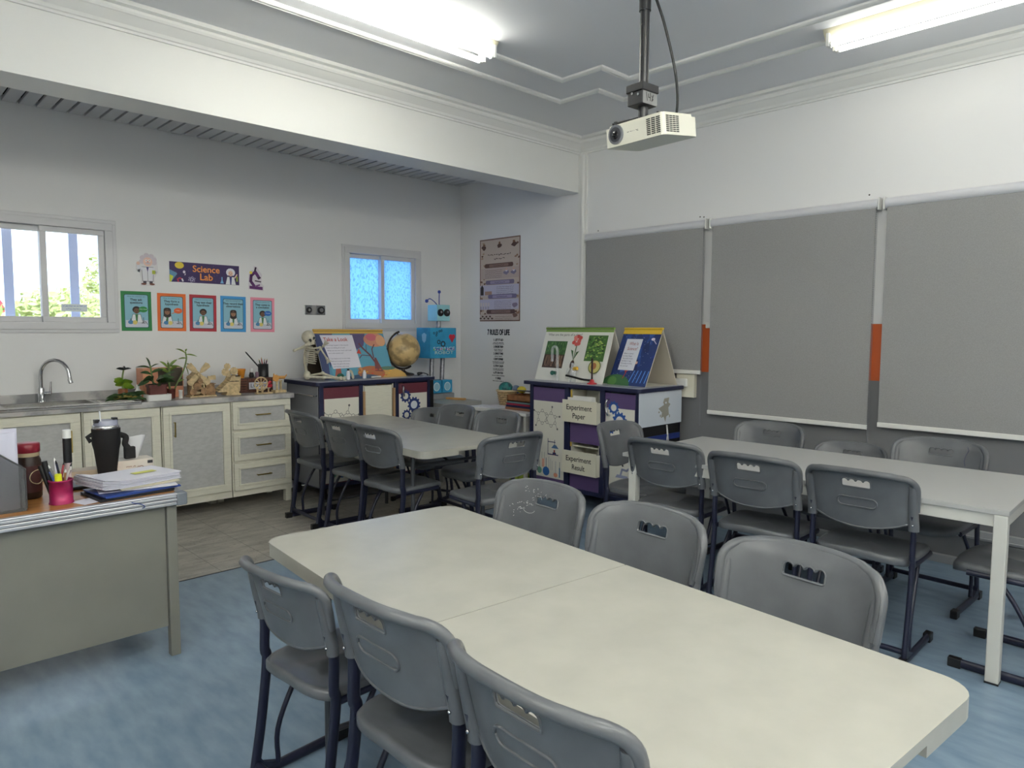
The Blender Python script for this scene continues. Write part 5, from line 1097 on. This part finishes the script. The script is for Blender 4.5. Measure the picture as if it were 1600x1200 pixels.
# plywood mechanical models
def gearmesh(mb, c, r, th, n, M=None, axis='y', teeth=True):
    pts = []
    for i in range(n):
        for k, q in ((0, .86), (.25, 1), (.5, 1), (.75, .86)): a = 2 * pi * (i + k) / n; pts.append((r * q * cos(a), r * q * sin(a)))
    R0 = Matrix.Rotation(rad(90), 4, 'X') if axis == 'y' else Matrix.Rotation(rad(90), 4, 'Y')
    mb.prism(pts, -th / 2, th / 2, M=Matrix.Translation(c) @ R0)
def wheel(mb, c, r, th, spokes=6):
    M = Matrix.Translation(c); mb.tube([(c[0] + r * cos(2 * pi * k / 24), c[1], c[2] + r * sin(2 * pi * k / 24)) for k in range(24)], (th, th), 6, closed=True)
    for k in range(spokes): a = 2 * pi * k / spokes; mb.tube([(c[0], c[1], c[2]), (c[0] + r * cos(a), c[1], c[2] + r * sin(a))], th * .7, 5)
    mb.cyl((c[0], c[1] - .01, c[2]), (c[0], c[1] + .01, c[2]), th * 2, n=10)
t = thing('wooden_windmill_model', 'plywood mechanical windmill model on the worktop, right of the peach box', 'wooden model', (2.10, 5.80, ZT))
w = MB(); w.box((-.075, -.06, .002), (.13, .06, .012)); w.box((-.06, -.05, .012), (-.048, .05, .17)); w.box((.03, -.05, .012), (.042, .05, .15)); w.prism([(-.07, 0), (.05, 0), (-.01, .06)], -.05, .05, M=Matrix.Translation((0, 0, .15)) @ Matrix.Rotation(rad(90), 4, 'X')); w.box((-.06, .03, .012), (.04, .042, .16))
for k in range(4): w.box((-.062, -.052, .03 + k * .034), (.044, -.046, .045 + k * .034))
w.build('tower', WOODL, t)
w = MB()
for k in range(4):
    a = rad(45 + 90 * k); d = Vector((cos(a), 0, sin(a))); s = Vector((-sin(a), 0, cos(a))); c = Vector((-.01, -.07, .185)); pts = [c + d * .015 - s * .006, c + d * .05 - s * .02, c + d * .105 - s * .026, c + d * .115 + s * .0, c + d * .105 + s * .026, c + d * .05 + s * .02, c + d * .015 + s * .006]; o = Vector((0, .004, 0))
    w.add([*pts, *[q + o for q in pts]], [tuple(range(7)), tuple(range(13, 6, -1))] + [(i, 7 + i, 7 + (i + 1) % 7, (i + 1) % 7) for i in range(7)])
w.cyl((-.01, -.075, .185), (-.01, -.05, .185), .012, n=10); w.build('sails', WOODL, t)
w = MB()
for c, r in (((-.02, -.062, .09), .034), ((.03, -.066, .05), .03), ((-.055, -.068, .045), .028), ((.085, -.064, .05), .036), ((.0, -.07, .13), .022)): gearmesh(w, c, r, .006, 12)
w.build('gears', WOODD, t)
w = MB(); w.box((.05, -.05, .012), (.125, .05, .06)); w.box((.055, -.045, .06), (.12, .045, .10)); w.box((.048, -.055, .1), (.128, .055, .106)); w.build('cart', WOODD, t)
w = MB(); w.tube([(.06, -.04, .10), (.1, -.04, .165), (.13, -.04, .165)], .006, 6); w.box((.07, -.05, .135), (.13, -.03, .165)); w.build('tipping_arm', WOODL, t)
t = thing('wooden_ramp_model', 'plywood ramp shaped mechanical model between the windmill and the drawer box', 'wooden model', (2.36, 5.80, ZT))
w = MB(); PR = [(-.12, .03), (.065, .03), (.075, .16), (.0, .16), (-.02, .12)]
w.prism(PR, -.003, .003, M=Matrix.Translation((0, -.05, 0)) @ Matrix.Rotation(rad(90), 4, 'X')); w.prism(PR, -.003, .003, M=Matrix.Translation((0, .05, 0)) @ Matrix.Rotation(rad(90), 4, 'X')); w.box((-.05, -.06, .002), (.07, .06, .012)); w.box((-.04, -.05, .01), (.06, .05, .03))
for k in range(7): w.box((-.115 + k * .018, -.05, .034 + k * .014), (-.105 + k * .018, .05, .04 + k * .014))
w.build('ramp', WOODL, t)
w = MB(); w.box((-.02, .0, .15), (.012, .012, .20)); gearmesh(w, (-.03, .0, .19), .034, .006, 10); gearmesh(w, (-.01, .01, .235), .028, .006, 8); gearmesh(w, (.04, .0, .195), .035, .006, 12); w.build('gears', WOODL, t)
w = MB(); w.box((-.02, -.053, .11), (.06, -.051, .118)); w.box((.03, -.053, .15), (.07, -.05, .162)); w.build('dark_slot', BLACK, t)
# small drawer box with letters
t = thing('drawer_box', 'dark brown carved wooden box with a white label, holding the pen pot', 'box', (2.47, 5.87, ZT)); BW = mat('dark_carved_wood', (84, 50, 40), .5, var=.3, scale=30)
MB().box((0, 0, .001), (.30, .14, .125)).build('body', BW, t, bevel=.003); w = MB()
for k in range(5): x_ = .02 + k * .015; w.tube([(.01, -.002, .015 + k * .024), (.07, -.002, .03 + k * .020)], .003, 5); w.tube([(.01, -.002, .03 + k * .020), (.07, -.002, .015 + k * .022)], .003, 5)
for k in range(8): w.cbox((.02 + k * .036, -.002, .11), (.026, .006, .016))
w.build('carving', mat('carved_relief', (110, 66, 50), .5), t)
p = Print(); p.rect(.085, .03, .275, .088, (206, 208, 216)); p.text('LOVE', .16, .045, .05, (52, 54, 66), 'c', width=.12); p.text('BOX', .245, .045, .04, (52, 54, 66), 'c', width=.045); p.build('label_plate', parent=t, loc=(0, -.0025, 0), rot=UPB)
ZD = ZT + .1255
tag(MB().lathe([(.022, 0), (.034, .062), (.036, .064), (.036, .078), (.032, .078), (.022, .01), (0, .01)], n=18, c=(2.52, 5.94, ZD)).build('plant_pot', mat('orange_pot', (214, 140, 46), .5)), 'small empty orange pot on the carved wooden box', 'pot')
t = thing('figurine', 'tiny black and white figurine on the carved box beside the pen pot', 'figurine', (2.605, 5.93, ZD)); MB().lathe([(.018, 0), (.022, .02), (.014, .045), (0, .05)], n=12).build('body', BLACK, t); MB().ball((.0, -.005, .062), (.018, .018, .02), 12, 8).build('head', WHITE, t)
tag(MB().lathe([(.014, 0), (.016, .04), (.01, .05), (0, .05)], n=10, c=(2.645, 5.905, ZD)).build('small_jar', mat('mauve_jar', (120, 92, 110), .4)), 'tiny mauve jar touching the pen pot on the carved box', 'jar')
def pen(name, a, b, r, c, label, group, tipc=None, cat='pencil'):
    t = thing(name, label, cat, (0, 0, 0), 0, group); a, b = Vector(a), Vector(b)
    MB().tube([a, b], r, 7).build('barrel', c, t); MB().tube([b, b + (b - a).normalized() * .014], [r, r * .3], 7).build('tip', tipc or WOODL, t)
t = thing('pen_pot', 'black pot of pencils on the carved wooden box', 'pen pot', (2.715, 5.935, ZD)); MB().lathe([(.044, 0), (.044, .115), (.041, .115), (.041, .004), (0, .004)], n=20).build('body', BLACK, t)
PCs = [((150, 44, 44), 'red'), ((40, 70, 110), 'blue'), ((44, 44, 48), 'black'), ((120, 52, 46), 'brown'), ((60, 90, 70), 'green'), ((170, 60, 60), 'light red'), ((70, 46, 50), 'maroon'), ((36, 40, 70), 'navy')]
for i, (c, n_) in enumerate(PCs):
    a = 2 * pi * i / 8; b = (2.715 + .012 * cos(a + 2.6), 5.935 + .012 * sin(a + 2.6), ZD + .006); e = (2.715 + .034 * cos(a), 5.935 + .030 * sin(a), ZD + .135 + .012 * (i % 3)); pen('pencil', b, e, .0042, mat('pencil_' + n_.replace(' ', '_'), c, .5), n_ + ' pencil in the black pot on the carved box', 'pencils in the black pot')
pen('paint_brush', (2.725, 5.93, ZD + .03), (2.565, 5.93, ZD + .215), .006, BLACK, 'long black stick leaning out of the pencil pot to the left', None, BLACK, 'stick')
t = thing('wooden_wheel_model', 'plywood spinning wheel model standing before the carved box', 'wooden model', (2.60, 5.72, ZT))
w = MB(); w.box((-.05, -.03, .001), (.085, .03, .010)); w.box((-.045, -.006, .01), (-.032, .006, .06)); w.box((-.002, -.006, .01), (.012, .006, .06)); w.build('stand', WOODL, t); w = MB(); wheel(w, (-.01, -.01, .085), .055, .006, 8); w.build('wheel', WOODL, t)
w = MB(); w.box((.055, -.006, .01), (.063, .006, .06)); w.build('post', WOODL, t); w = MB(); w.cyl((.05, 0, .065), (.085, 0, .065), .016, n=12); w.cyl((.052, 0, .08), (.08, 0, .1), .012, n=10); w.build('bobbin', mat('red_bobbin', (170, 32, 48), .4), t)
t = thing('wooden_press_model', 'plywood press model at the right end of the worktop', 'wooden model', (2.765, 5.75, ZT))
w = MB(); w.box((-.05, -.04, .001), (.05, .04, .022)); w.box((-.022, -.008, .022), (-.010, .008, .10)); w.box((.012, -.008, .022), (.024, .008, .10)); w.box((-.03, -.01, .095), (.03, .01, .105)); w.build('stand', WOODL, t)
w = MB(); gearmesh(w, (-.03, -.012, .125), .030, .01, 10); w.tube([(-.05, -.01, .10), (-.045, -.01, .165)], .006, 6); w.cyl((-.02, 0, .13), (.055, 0, .128), .014, n=10); w.tube([(.05, 0, .12), (.075, 0, .15)], .006, 6); w.build('crank', mat('honey_plywood', (206, 150, 80), .55), t)

# ------------------------------------------------------------------ teacher's desk
DG = mat('desk_grey_steel', (122, 122, 114), .42, var=.04, scale=5); DW = mat('desk_wood', (176, 124, 66), .35, c2=(150, 100, 50), scale=4, stretch=(1, 9, 1)); EDG = mat('ribbed_aluminium', (186, 188, 194), .3, .5)
ZK = .745; DX0, DX1, DY0, DY1 = -.45, 1.10, 3.26, 4.08
t = thing('desk', 'grey steel teacher desk with a wood top at the left edge', 'desk', (0, 0, 0))
MB().box((DX0, DY0 + .01, ZK - .03), (DX1, DY1 - .01, ZK)).build('desk_top', DW, t)
w = MB()
for z0, z1, o in ((ZK - .05, ZK - .036, .0), (ZK - .034, ZK - .02, .004), (ZK - .018, ZK - .006, .001), (ZK - .006, ZK + .003, .004)):
    w.box((DX0, DY0 - .012 - o, z0), (DX1 - .02, DY0 + .014, z1)); w.box((DX0, DY1 - .014, z0), (DX1 - .02, DY1 + .012 + o, z1)); w.box((DX1 - .014, DY0 + .03, z0), (DX1 + .012 + o, DY1 - .03, z1))
w.build('edge_trim', EDG, t, bevel=.003)
for y0, y1 in ((DY0 - .018, DY0 + .03), (DY1 - .03, DY1 + .018)): MB().box((DX1 - .028, y0, ZK - .054), (DX1 + .018, y1, ZK + .004)).build('corner_cap', mat('grey_plastic_cap', (112, 118, 126), .4), t, bevel=.006)
MB().box((DX0 + .02, DY0 + .028, .14), (DX1 - .065, DY0 + .04, ZK - .04)).build('modesty_panel', DG, t)
for y in (DY0 + .012, DY1 - .05): MB().box((DX1 - .062, y, 0), (DX1 - .02, y + .04, ZK - .04)).build('leg', DG, t, bevel=.003)
for y in (DY0 + .012, DY1 - .05): MB().box((DX0 + .02, y, 0), (DX0 + .06, y + .04, ZK - .04)).build('leg', DG, t, bevel=.003)
MB().box((DX1 - .055, DY0 + .05, .15), (DX1 - .04, DY1 - .05, ZK - .04)).build('side_panel', DG, t)
w = MB(); w.tube(bez([(.885, DY0 - .006, ZK - .006), (.90, DY0 - .018, ZK - .012), (.925, DY0 - .019, ZK - .02), (.94, DY0 - .018, ZK - .034), (.93, DY0 - .017, ZK - .04)], 4), .002, 5)
tag(w.build('string', mat('blue_string', (40, 60, 120), .6)), 'thin blue string hanging over the desk edge below the folders', 'string')
# black mesh file holder
MESH = mat('black_mesh', (84, 86, 88), .45, .3, var=.3, scale=300)
def see_through(m, k):
    nt = m.node_tree; o = nt.nodes['Material Output']; mx = nt.nodes.new('ShaderNodeMixShader'); tr = nt.nodes.new('ShaderNodeBsdfTransparent'); mx.inputs['Fac'].default_value = k
    nt.links.new(nt.nodes['Principled BSDF'].outputs[0], mx.inputs[1]); nt.links.new(tr.outputs[0], mx.inputs[2]); nt.links.new(mx.outputs[0], o.inputs['Surface']); return m
MESHT = see_through(mat('open_mesh', (128, 130, 132), .45, .3, var=.3, scale=300), .5)
t = thing('file_holder', 'dark wire mesh magazine file at the left edge of the desk', 'file holder', (.535, 3.42, ZK), 90)
SIDE = [(0, 0), (.24, 0), (.24, .31), (.17, .31), (0, .17)]
Mx = Matrix.Rotation(rad(90), 4, 'Z') @ Matrix.Rotation(rad(90), 4, 'X')
for x_ in (-.07, .0, .07):
    w = MB(); w.prism(SIDE, -.0015, .0015, M=Matrix.Translation((x_, 0, 0)) @ Mx); d_ = w.build('divider', MESHT, t); MB().tube([(x_, 0, .01), (x_, 0, .17), (x_, .17, .31), (x_, .24, .31)], .004, 6).build('rim_wire', MESH, d_)
w = MB(); w.box((-.07, 0, 0), (.07, .24, .004)); w.box((-.07, 0, 0), (.07, .004, .12)); w.build('tray', MESH, t)
pp = mat('translucent_sleeve', (206, 206, 222), .3)
for i, (x_, y_, h_) in enumerate(((-.045, .03, .31), (-.03, .05, .325), (.02, .03, .30), (.035, .05, .315), (.048, .06, .30))):
    tag(MB().box((0, 0, 0), (.20, .006, h_), M=Matrix.Translation((.30 + y_ * .4, 3.42 + x_, ZK + .006)) @ Matrix.Rotation(rad(-2 + i), 4, 'X')).build('plastic_sleeve', pp), ['front clear document sleeve in the mesh file', 'tallest clear document sleeve in the mesh file, just behind the front one', 'clear document sleeve just behind the middle divider of the mesh file', 'second last clear document sleeve in the mesh file', 'rearmost clear document sleeve in the mesh file'][i], 'document sleeve', 'document sleeves in the mesh file')
# coffee jar
t = thing('coffee_jar', 'coffee jar with a dark red lid behind the pink pen pot', 'jar', (.585, 3.60, ZK))
COF = mat('coffee', (44, 30, 24), .3); MB().lathe([(.045, 0.001), (.05, .01), (.05, .165), (.042, .185), (.042, .20)], n=24).build('body', COF, t); MB().lathe([(.0505, .03), (.0505, .035), (.0508, .14), (.0505, .145)], n=24).build('paper_label', mat('jar_label', (70, 34, 32), .45), t); MB().lathe([(.0445, .183), (.0445, .20)], n=24).build('neck', mat('jar_glass', (176, 160, 130), .2), t); MB().lathe([(.046, .2), (.048, .203), (.048, .235), (.045, .239), (0, .239)], n=24).build('lid', mat('dark_red_lid', (130, 26, 44), .35), t)
w = MB(); M_ = Matrix.Rotation(rad(35), 4, 'Z'); w.tube([tuple(M_ @ Vector((.033 * cos(a), -.0515 + .010 * abs(cos(a)) , .095 + .030 * sin(a)))) for a in [2 * pi * k / 20 for k in range(20)]], .0022, 5, closed=True); w.build('emblem_ring', mat('emblem_gold', (190, 176, 140), .4), t)
# pink pen pot
t = thing('pen_pot', 'pink metal pen pot full of pens at the front of the desk', 'pen pot', (.665, 3.40, ZK)); PK = mat('pink_metal', (168, 38, 92), .35, .3, var=.15, scale=30)
MB().lathe([(.046, .001), (.046, .006), (.043, .007), (.043, .094), (.046, .095), (.046, .101), (.041, .101), (.041, .008), (0, .008)], n=26).build('body', PK, t)
pens = [((52, 52, 58), 'black', 0), ((150, 40, 50), 'red', 1), ((200, 200, 206), 'white', 0), ((70, 90, 150), 'blue', 1), ((120, 120, 126), 'grey', 0), ((30, 34, 60), 'navy', 1), ((166, 120, 80), 'wooden', 0), ((210, 206, 200), 'ivory', 1)]
for i, (c, n_, q) in enumerate(pens):
    a = 2 * pi * i / 8 + .3; pen('pen', (.665 + .018 * cos(a + 2.4), 3.40 + .018 * sin(a + 2.4), ZK + .01), (.665 + .040 * cos(a), 3.40 + .035 * sin(a), ZK + .135 + .02 * (i % 3)), .0045, mat('pen_' + n_, c, .4), n_ + ' pen standing in the pink pot', 'pens in the pink pot', BLACK if q else WHITE, 'pen')
t = thing('highlighter', 'yellow highlighter standing in front in the pink pot', 'highlighter', (0, 0, 0)); MB().tube([(.66, 3.40, ZK + .012), (.652, 3.372, ZK + .10)], .010, 10).build('barrel', mat('clear_amber', (216, 206, 130), .4), t); MB().tube([(.652, 3.372, ZK + .10), (.650, 3.366, ZK + .128)], [.014, .013], 12).build('cap', mat('neon_yellow', (222, 226, 40), .4), t)
for i, dx in enumerate((-.03, -.04)): tag(MB().tube([(.655 + dx * .3, 3.42, ZK + .015), (.645 + dx, 3.43 + .02 * i, ZK + .18 - .02 * i)], .011, 10).build('marker', mat('black_marker', (26, 26, 28), .4)), ['thick black marker leaning left in the pink pot', 'second thick black marker leaning left in the pink pot, a little shorter'][i], 'marker', 'black markers in the pink pot')
t = thing('tall_marker', 'upright black and gold marker with a white cap rising behind the pink pot', 'marker', (.705, 3.455, ZK))
MB().cyl((0, 0, .002), (0, 0, .16), .0125, n=12).build('clear_end', mat('clear_rose', (196, 176, 176), .2), t); MB().cyl((0, 0, .16), (0, 0, .265), .0165, n=14).build('barrel', BLACK, t); MB().cyl((0, 0, .265), (0, 0, .30), .0165, n=14).build('cap', WHITE, t); MB().box((.016, -.004, .20), (.020, .004, .295)).build('clip', BRASS, t)
# tumbler
t = thing('tumbler', 'large black tumbler with a steel rim, straw and sleeve on the desk', 'tumbler', (.965, 3.90, ZK))
MB().lathe([(.040, .0), (.043, .02), (.056, .13), (.063, .16), (.064, .235)], n=28).build('sleeve', mat('black_neoprene', (16, 16, 19), .75), t); MB().lathe([(.058, .233), (.060, .237), (.060, .252), (.056, .254), (.0, .254)], n=28).build('rim', CHROME, t)
MB().lathe([(.054, .25), (.052, .275), (.050, .277), (.0, .272)], n=24).build('lid', mat('smoky_lid', (150, 154, 172), .2), t); w = MB(); w.cbox((-.045, -.02, .277), (.022, .03, .016)); w.cbox((.045, .02, .277), (.022, .03, .016)); w.build('lid_clip', BLACK, t); MB().cyl((-.026, -.016, .255), (-.030, -.02, .325), .004, n=8).build('straw', CLR, t)
w = MB(); w.tube(bez([(.058, .0, .2), (.085, -.01, .185), (.08, -.015, .15), (.10, -.02, .12)], 5), (.004, .014), 8, up=(0, 1, 0)); MB().tube([(-.06, .0, .21), (-.085, -.01, .20), (-.07, -.01, .175)], (.004, .012), 8, up=(0, 1, 0)).build('strap_loop', MATS['black_neoprene'], t); w.build('carry_strap', MATS['black_neoprene'], t)
MB().cbox((.098, -.02, .105), (.05, .03, .06)).build('strap_pouch', MATS['black_neoprene'], t, bevel=.004)
# tissue box
t = thing('tissue_box', 'white tissue box with a tissue pulled up behind the papers', 'tissue box', (1.005, 3.88, ZK)); MB().box((0, 0, .001), (.17, .11, .065)).build('box', mat('tissue_card', (214, 206, 196), .5), t, bevel=.002)
p = Print(); p.rect(.0, .004, .17, .018, (196, 150, 130)); p.scribble(.04, .12, .03, .016, (150, 120, 110), 5); p.rect(.14, .04, .165, .055, (60, 60, 64)); p.build('box_print', parent=t, loc=(0, -.0004, 0), rot=UPB)
w = MB(); vs = []; 
for i in range(9):
    for j in range(9):
        u, v = i / 8, j / 8; rr = .018 + .034 * v ** .7; a = rad(-150 + 250 * u); vs.append((.085 + rr * cos(a) * 1.05 + .012 * v, .055 + rr * sin(a) * .55 + .006 * sin(6 * u), .062 + .125 * v * (1 - .25 * abs(u - .35))))
w.add(vs, [(i * 9 + j, (i + 1) * 9 + j, (i + 1) * 9 + j + 1, i * 9 + j + 1) for i in range(8) for j in range(8)], True); w.build('tissue', mat('tissue_paper', (226, 226, 228), .8), t)
# wooden board behind the tumbler and dark tray
tag(MB().box((.62, 3.93, ZK + .001), (1.0, 4.03, ZK + .03)).build('wooden_board', mat('pale_board', (176, 160, 140), .5), bevel=.003), 'pale wooden board lying along the back edge of the desk', 'board')
tag(MB().box((.72, 3.62, ZK + .001), (.9, 3.84, ZK + .016)).build('tablet', BLACK, bevel=.005), 'flat black pad on the desk between the pen pot and the papers', 'pad')
# pile of papers and folders
def sheet_pile(name, label, cx, cy, rz, w_, d_, z0, h_, m_, cat, warp=0.0, sag=0.0):
    o = MB(); n = 10; lay = max(1, int(h_ / .004)); R = random.Random(int(cx * 100) + int(z0 * 1000)); M = Matrix.Translation((cx, cy, 0)) @ Matrix.Rotation(rad(rz), 4, 'Z')
    for L in range(lay):
        za = z0 + h_ * L / lay; zb = z0 + h_ * (L + .82) / lay; jx, jy = R.uniform(-.006, .006), R.uniform(-.006, .006)
        vs = []; fs = []
        for i in range(n + 1):
            u = i / n - .5; k = L / lay; dz = warp * (math.exp(-((u + .5) / .14) ** 2)) * (.3 + .7 * k) - sag * u
            for s in (-1, 1):
                for zz in (za, zb): vs.append((u * w_ + jx + .02 * k * warp * 10 * (1 if u < -.3 else 0), s * d_ / 2 + jy, zz + dz))
        for i in range(n):
            a = i * 4; b = a + 4; fs += [(a, b, b + 1, a + 1), (a + 2, a + 3, b + 3, b + 2), (a + 1, b + 1, b + 3, a + 3), (a, a + 2, b + 2, b)]
        fs += [(0, 1, 3, 2), (n * 4, n * 4 + 2, n * 4 + 3, n * 4 + 1)]; o.add(vs, fs, False, M)
    return tag(o.build(name, m_), label, cat)
BLU = mat('blue_folder', (36, 66, 140), .35); PPR = mat('office_paper', (214, 214, 226), .6); DKF = mat('black_folder', (34, 36, 44), .4)
sheet_pile('clipboard', 'dark folder at the bottom of the paper pile on the desk corner', .925, 3.42, 6, .31, .225, ZK + .001, .011, DKF, 'folder')
sheet_pile('folder', 'blue folder in the paper pile on the desk corner', .945, 3.425, 8, .32, .23, ZK + .013, .010, BLU, 'folder')
sheet_pile('paper_stack', 'white sheets sticking out beside the blue folder in the pile', .965, 3.445, -8, .31, .22, ZK + .024, .006, PPR, 'papers')
sheet_pile('notebook', 'cream notebook under the top papers of the pile', .985, 3.45, 10, .26, .20, ZK + .031, .010, mat('cream_notebook', (206, 200, 178), .5), 'notebook')
sheet_pile('paper_stack', 'thick pile of curled white papers on top of the desk folders', .94, 3.46, 14, .35, .24, ZK + .042, .034, PPR, 'papers', warp=.018)
tag(MB().box((-.05, -.02, 0), (.05, .02, .001), M=Matrix.Translation((1.0, 3.45, ZK + .0785)) @ Matrix.Rotation(rad(12), 4, 'Z')).build('sticky_note', mat('yellow_note', (206, 206, 110), .6)), 'yellow note on top of the curled papers', 'note')
tag(MB().box((-.06, -.05, 0), (.06, .05, .001), M=Matrix.Translation((.765, 3.36, ZK + .001)) @ Matrix.Rotation(rad(20), 4, 'Z')).build('paper_sheet', PPR), 'small white paper on the desk between the pink pot and the folders', 'paper')

# ------------------------------------------------------------------ projector
PW = mat('projector_white', (222, 220, 206), .4); px, py, pz = 2.685, 1.885, 2.315
t = thing('projector', 'white projector hanging upside down under a black ceiling pole', 'projector', (px, py, pz), -5)
tilt = Matrix.Rotation(rad(-7), 4, 'Y'); L_, W_, H_ = .235, .335, .095
w = MB(); w.prism(rrect(-L_ / 2, -W_ / 2, L_ / 2, W_ / 2, .022, 5), 0, H_ * .86, M=tilt); w.prism(rrect(-L_ / 2 + .012, -W_ / 2 + .012, L_ / 2 - .012, W_ / 2 - .012, .02, 5), H_ * .8, H_, M=tilt); w.build('body', PW, t, bevel=.006, seg=3)
T_ = lambda a: tuple(tilt @ Vector(a))
w = MB(); w.cyl(T_((-L_ / 2 + .005, W_ / 2 - .072, .05)), T_((-L_ / 2 - .008, W_ / 2 - .072, .05)), .042, n=28); lo_ = w.build('lens_ring', mat('lens_silver', (150, 152, 158), .25, .6), t)
w = MB(); w.cyl(T_((-L_ / 2 - .007, W_ / 2 - .072, .05)), T_((-L_ / 2 - .010, W_ / 2 - .072, .05)), .032, n=24); w.build('lens_barrel', mat('lens_grey', (70, 72, 78), .25, .4), lo_); w = MB(); w.ball(T_((-L_ / 2 - .008, W_ / 2 - .072, .05)), (.006, .020, .020), 16, 10); w.build('lens', mat('lens_glass', (10, 10, 14), .05), lo_)
vg = MB(); vw = MB()
for i in range(9):
    for j in range(3): vg.box((-L_ / 2 - .0012, -W_ / 2 + .018 + j * .026, .012 + i * .0078), (-L_ / 2 + .002, -W_ / 2 + .038 + j * .026, .0165 + i * .0078), M=tilt)
    for j in range(4): vg.box((-L_ / 2 + .018 + j * .022, -W_ / 2 - .0012, .012 + i * .0078), (-L_ / 2 + .036 + j * .022, -W_ / 2 + .002, .0165 + i * .0078), M=tilt)
vg.build('vent_slots', BLACK, t)
p = Print(); p.text('BenQ', 0, 0, .03, (120, 120, 116)); p.build('maker_mark', parent=t, loc=T_((-L_ / 2 - .0004, .0, .046)), rot=(rad(90), 0, rad(-90)))
w = MB(); w.tube([T_((-.10, .13, H_ + .004)), T_((-.02, .02, H_ + .018)), T_((.1, -.05, H_ + .006))], (.006, .018), 8, up=(0, 0, 1)); w.tube([T_((-.06, -.10, H_ + .004)), T_((-.01, .0, H_ + .018)), T_((.09, .12, H_ + .006))], (.006, .018), 8, up=(0, 0, 1))
for a, b in ((-.09, .12), (.095, -.045), (-.055, -.095), (.085, .115)): w.cyl(T_((a, b, H_ - .004)), T_((a, b, H_ + .016)), .009, n=8)
w.build('mount_arm', BLACK, t); w = MB(); w.cyl(T_((-.05, .06, H_ - .01)), T_((-.05, .06, H_ + .008)), .016, n=12); w.build('mount_foot', PW, t)
bx, by = -.045, .01
w = MB(); w.cyl((bx, by, .10), (bx, by, .15), .022, n=12); w.box((bx - .055, by - .04, .15), (bx + .045, by + .045, .235)); w.box((bx - .062, by - .046, .205), (bx + .05, by + .05, .24)); mb_ = w.build('mount_box', mat('mount_black', (34, 35, 38), .35), t, bevel=.004)
for q in ((-.02, .19), (.015, .2)): MB().cyl((bx - .056, by + q[0], q[1]), (bx - .060, by + q[0], q[1]), .006, n=8).build('bolt', CHROME, mb_)
p = Print(); p.line([(.015, .055), (.022, .02)], .004, (20, 20, 22)); p.line([(.03, .05), (.03, .035), (.042, .035)], .004, (20, 20, 22)); p.line([(.042, .055), (.042, .022)], .004, (20, 20, 22)); p.line([(.052, .045), (.06, .03), (.052, .022), (.062, .05)], .004, (20, 20, 22)); w = MB(); w.box((bx - .05, by - .0415, .152), (bx + .042, by - .039, .204)); w.build('paper_label', mat('grey_label', (126, 127, 128), .4), mb_); p.build('handwriting', parent=mb_, loc=(bx - .045, by - .0418, .145), rot=UPB)
w = MB(); w.cyl((bx, by, .235), (bx, by, .60), .021, n=14); w.cyl((bx, by, .56), (bx, by, ZC - pz), .026, n=14)
w.cyl((bx, by, ZC - pz - .012), (bx, by, ZC - pz), .07, n=20)
for k in range(9): w.ball((bx - .026, by - .008, .30 + k * .065), .004, 6, 4)
w.build('pole', MATS['mount_black'], t)
MB().tube(bez([(.085, -.07, .11), (.072, -.085, .2), (.045, -.085, .32), (.0, -.06, .50), (-.03, -.02, .66), (-.042, .0, .86)], 6), .006, 8).build('cable', BLACK, t)

# ------------------------------------------------------------------ view
vs_ = SC.view_settings; SC.display_settings.display_device = 'sRGB'; vs_.view_transform = 'Standard'; vs_.look = 'None'; vs_.gamma = 1.0; vs_.use_curve_mapping = False
vs_.exposure = 0.3
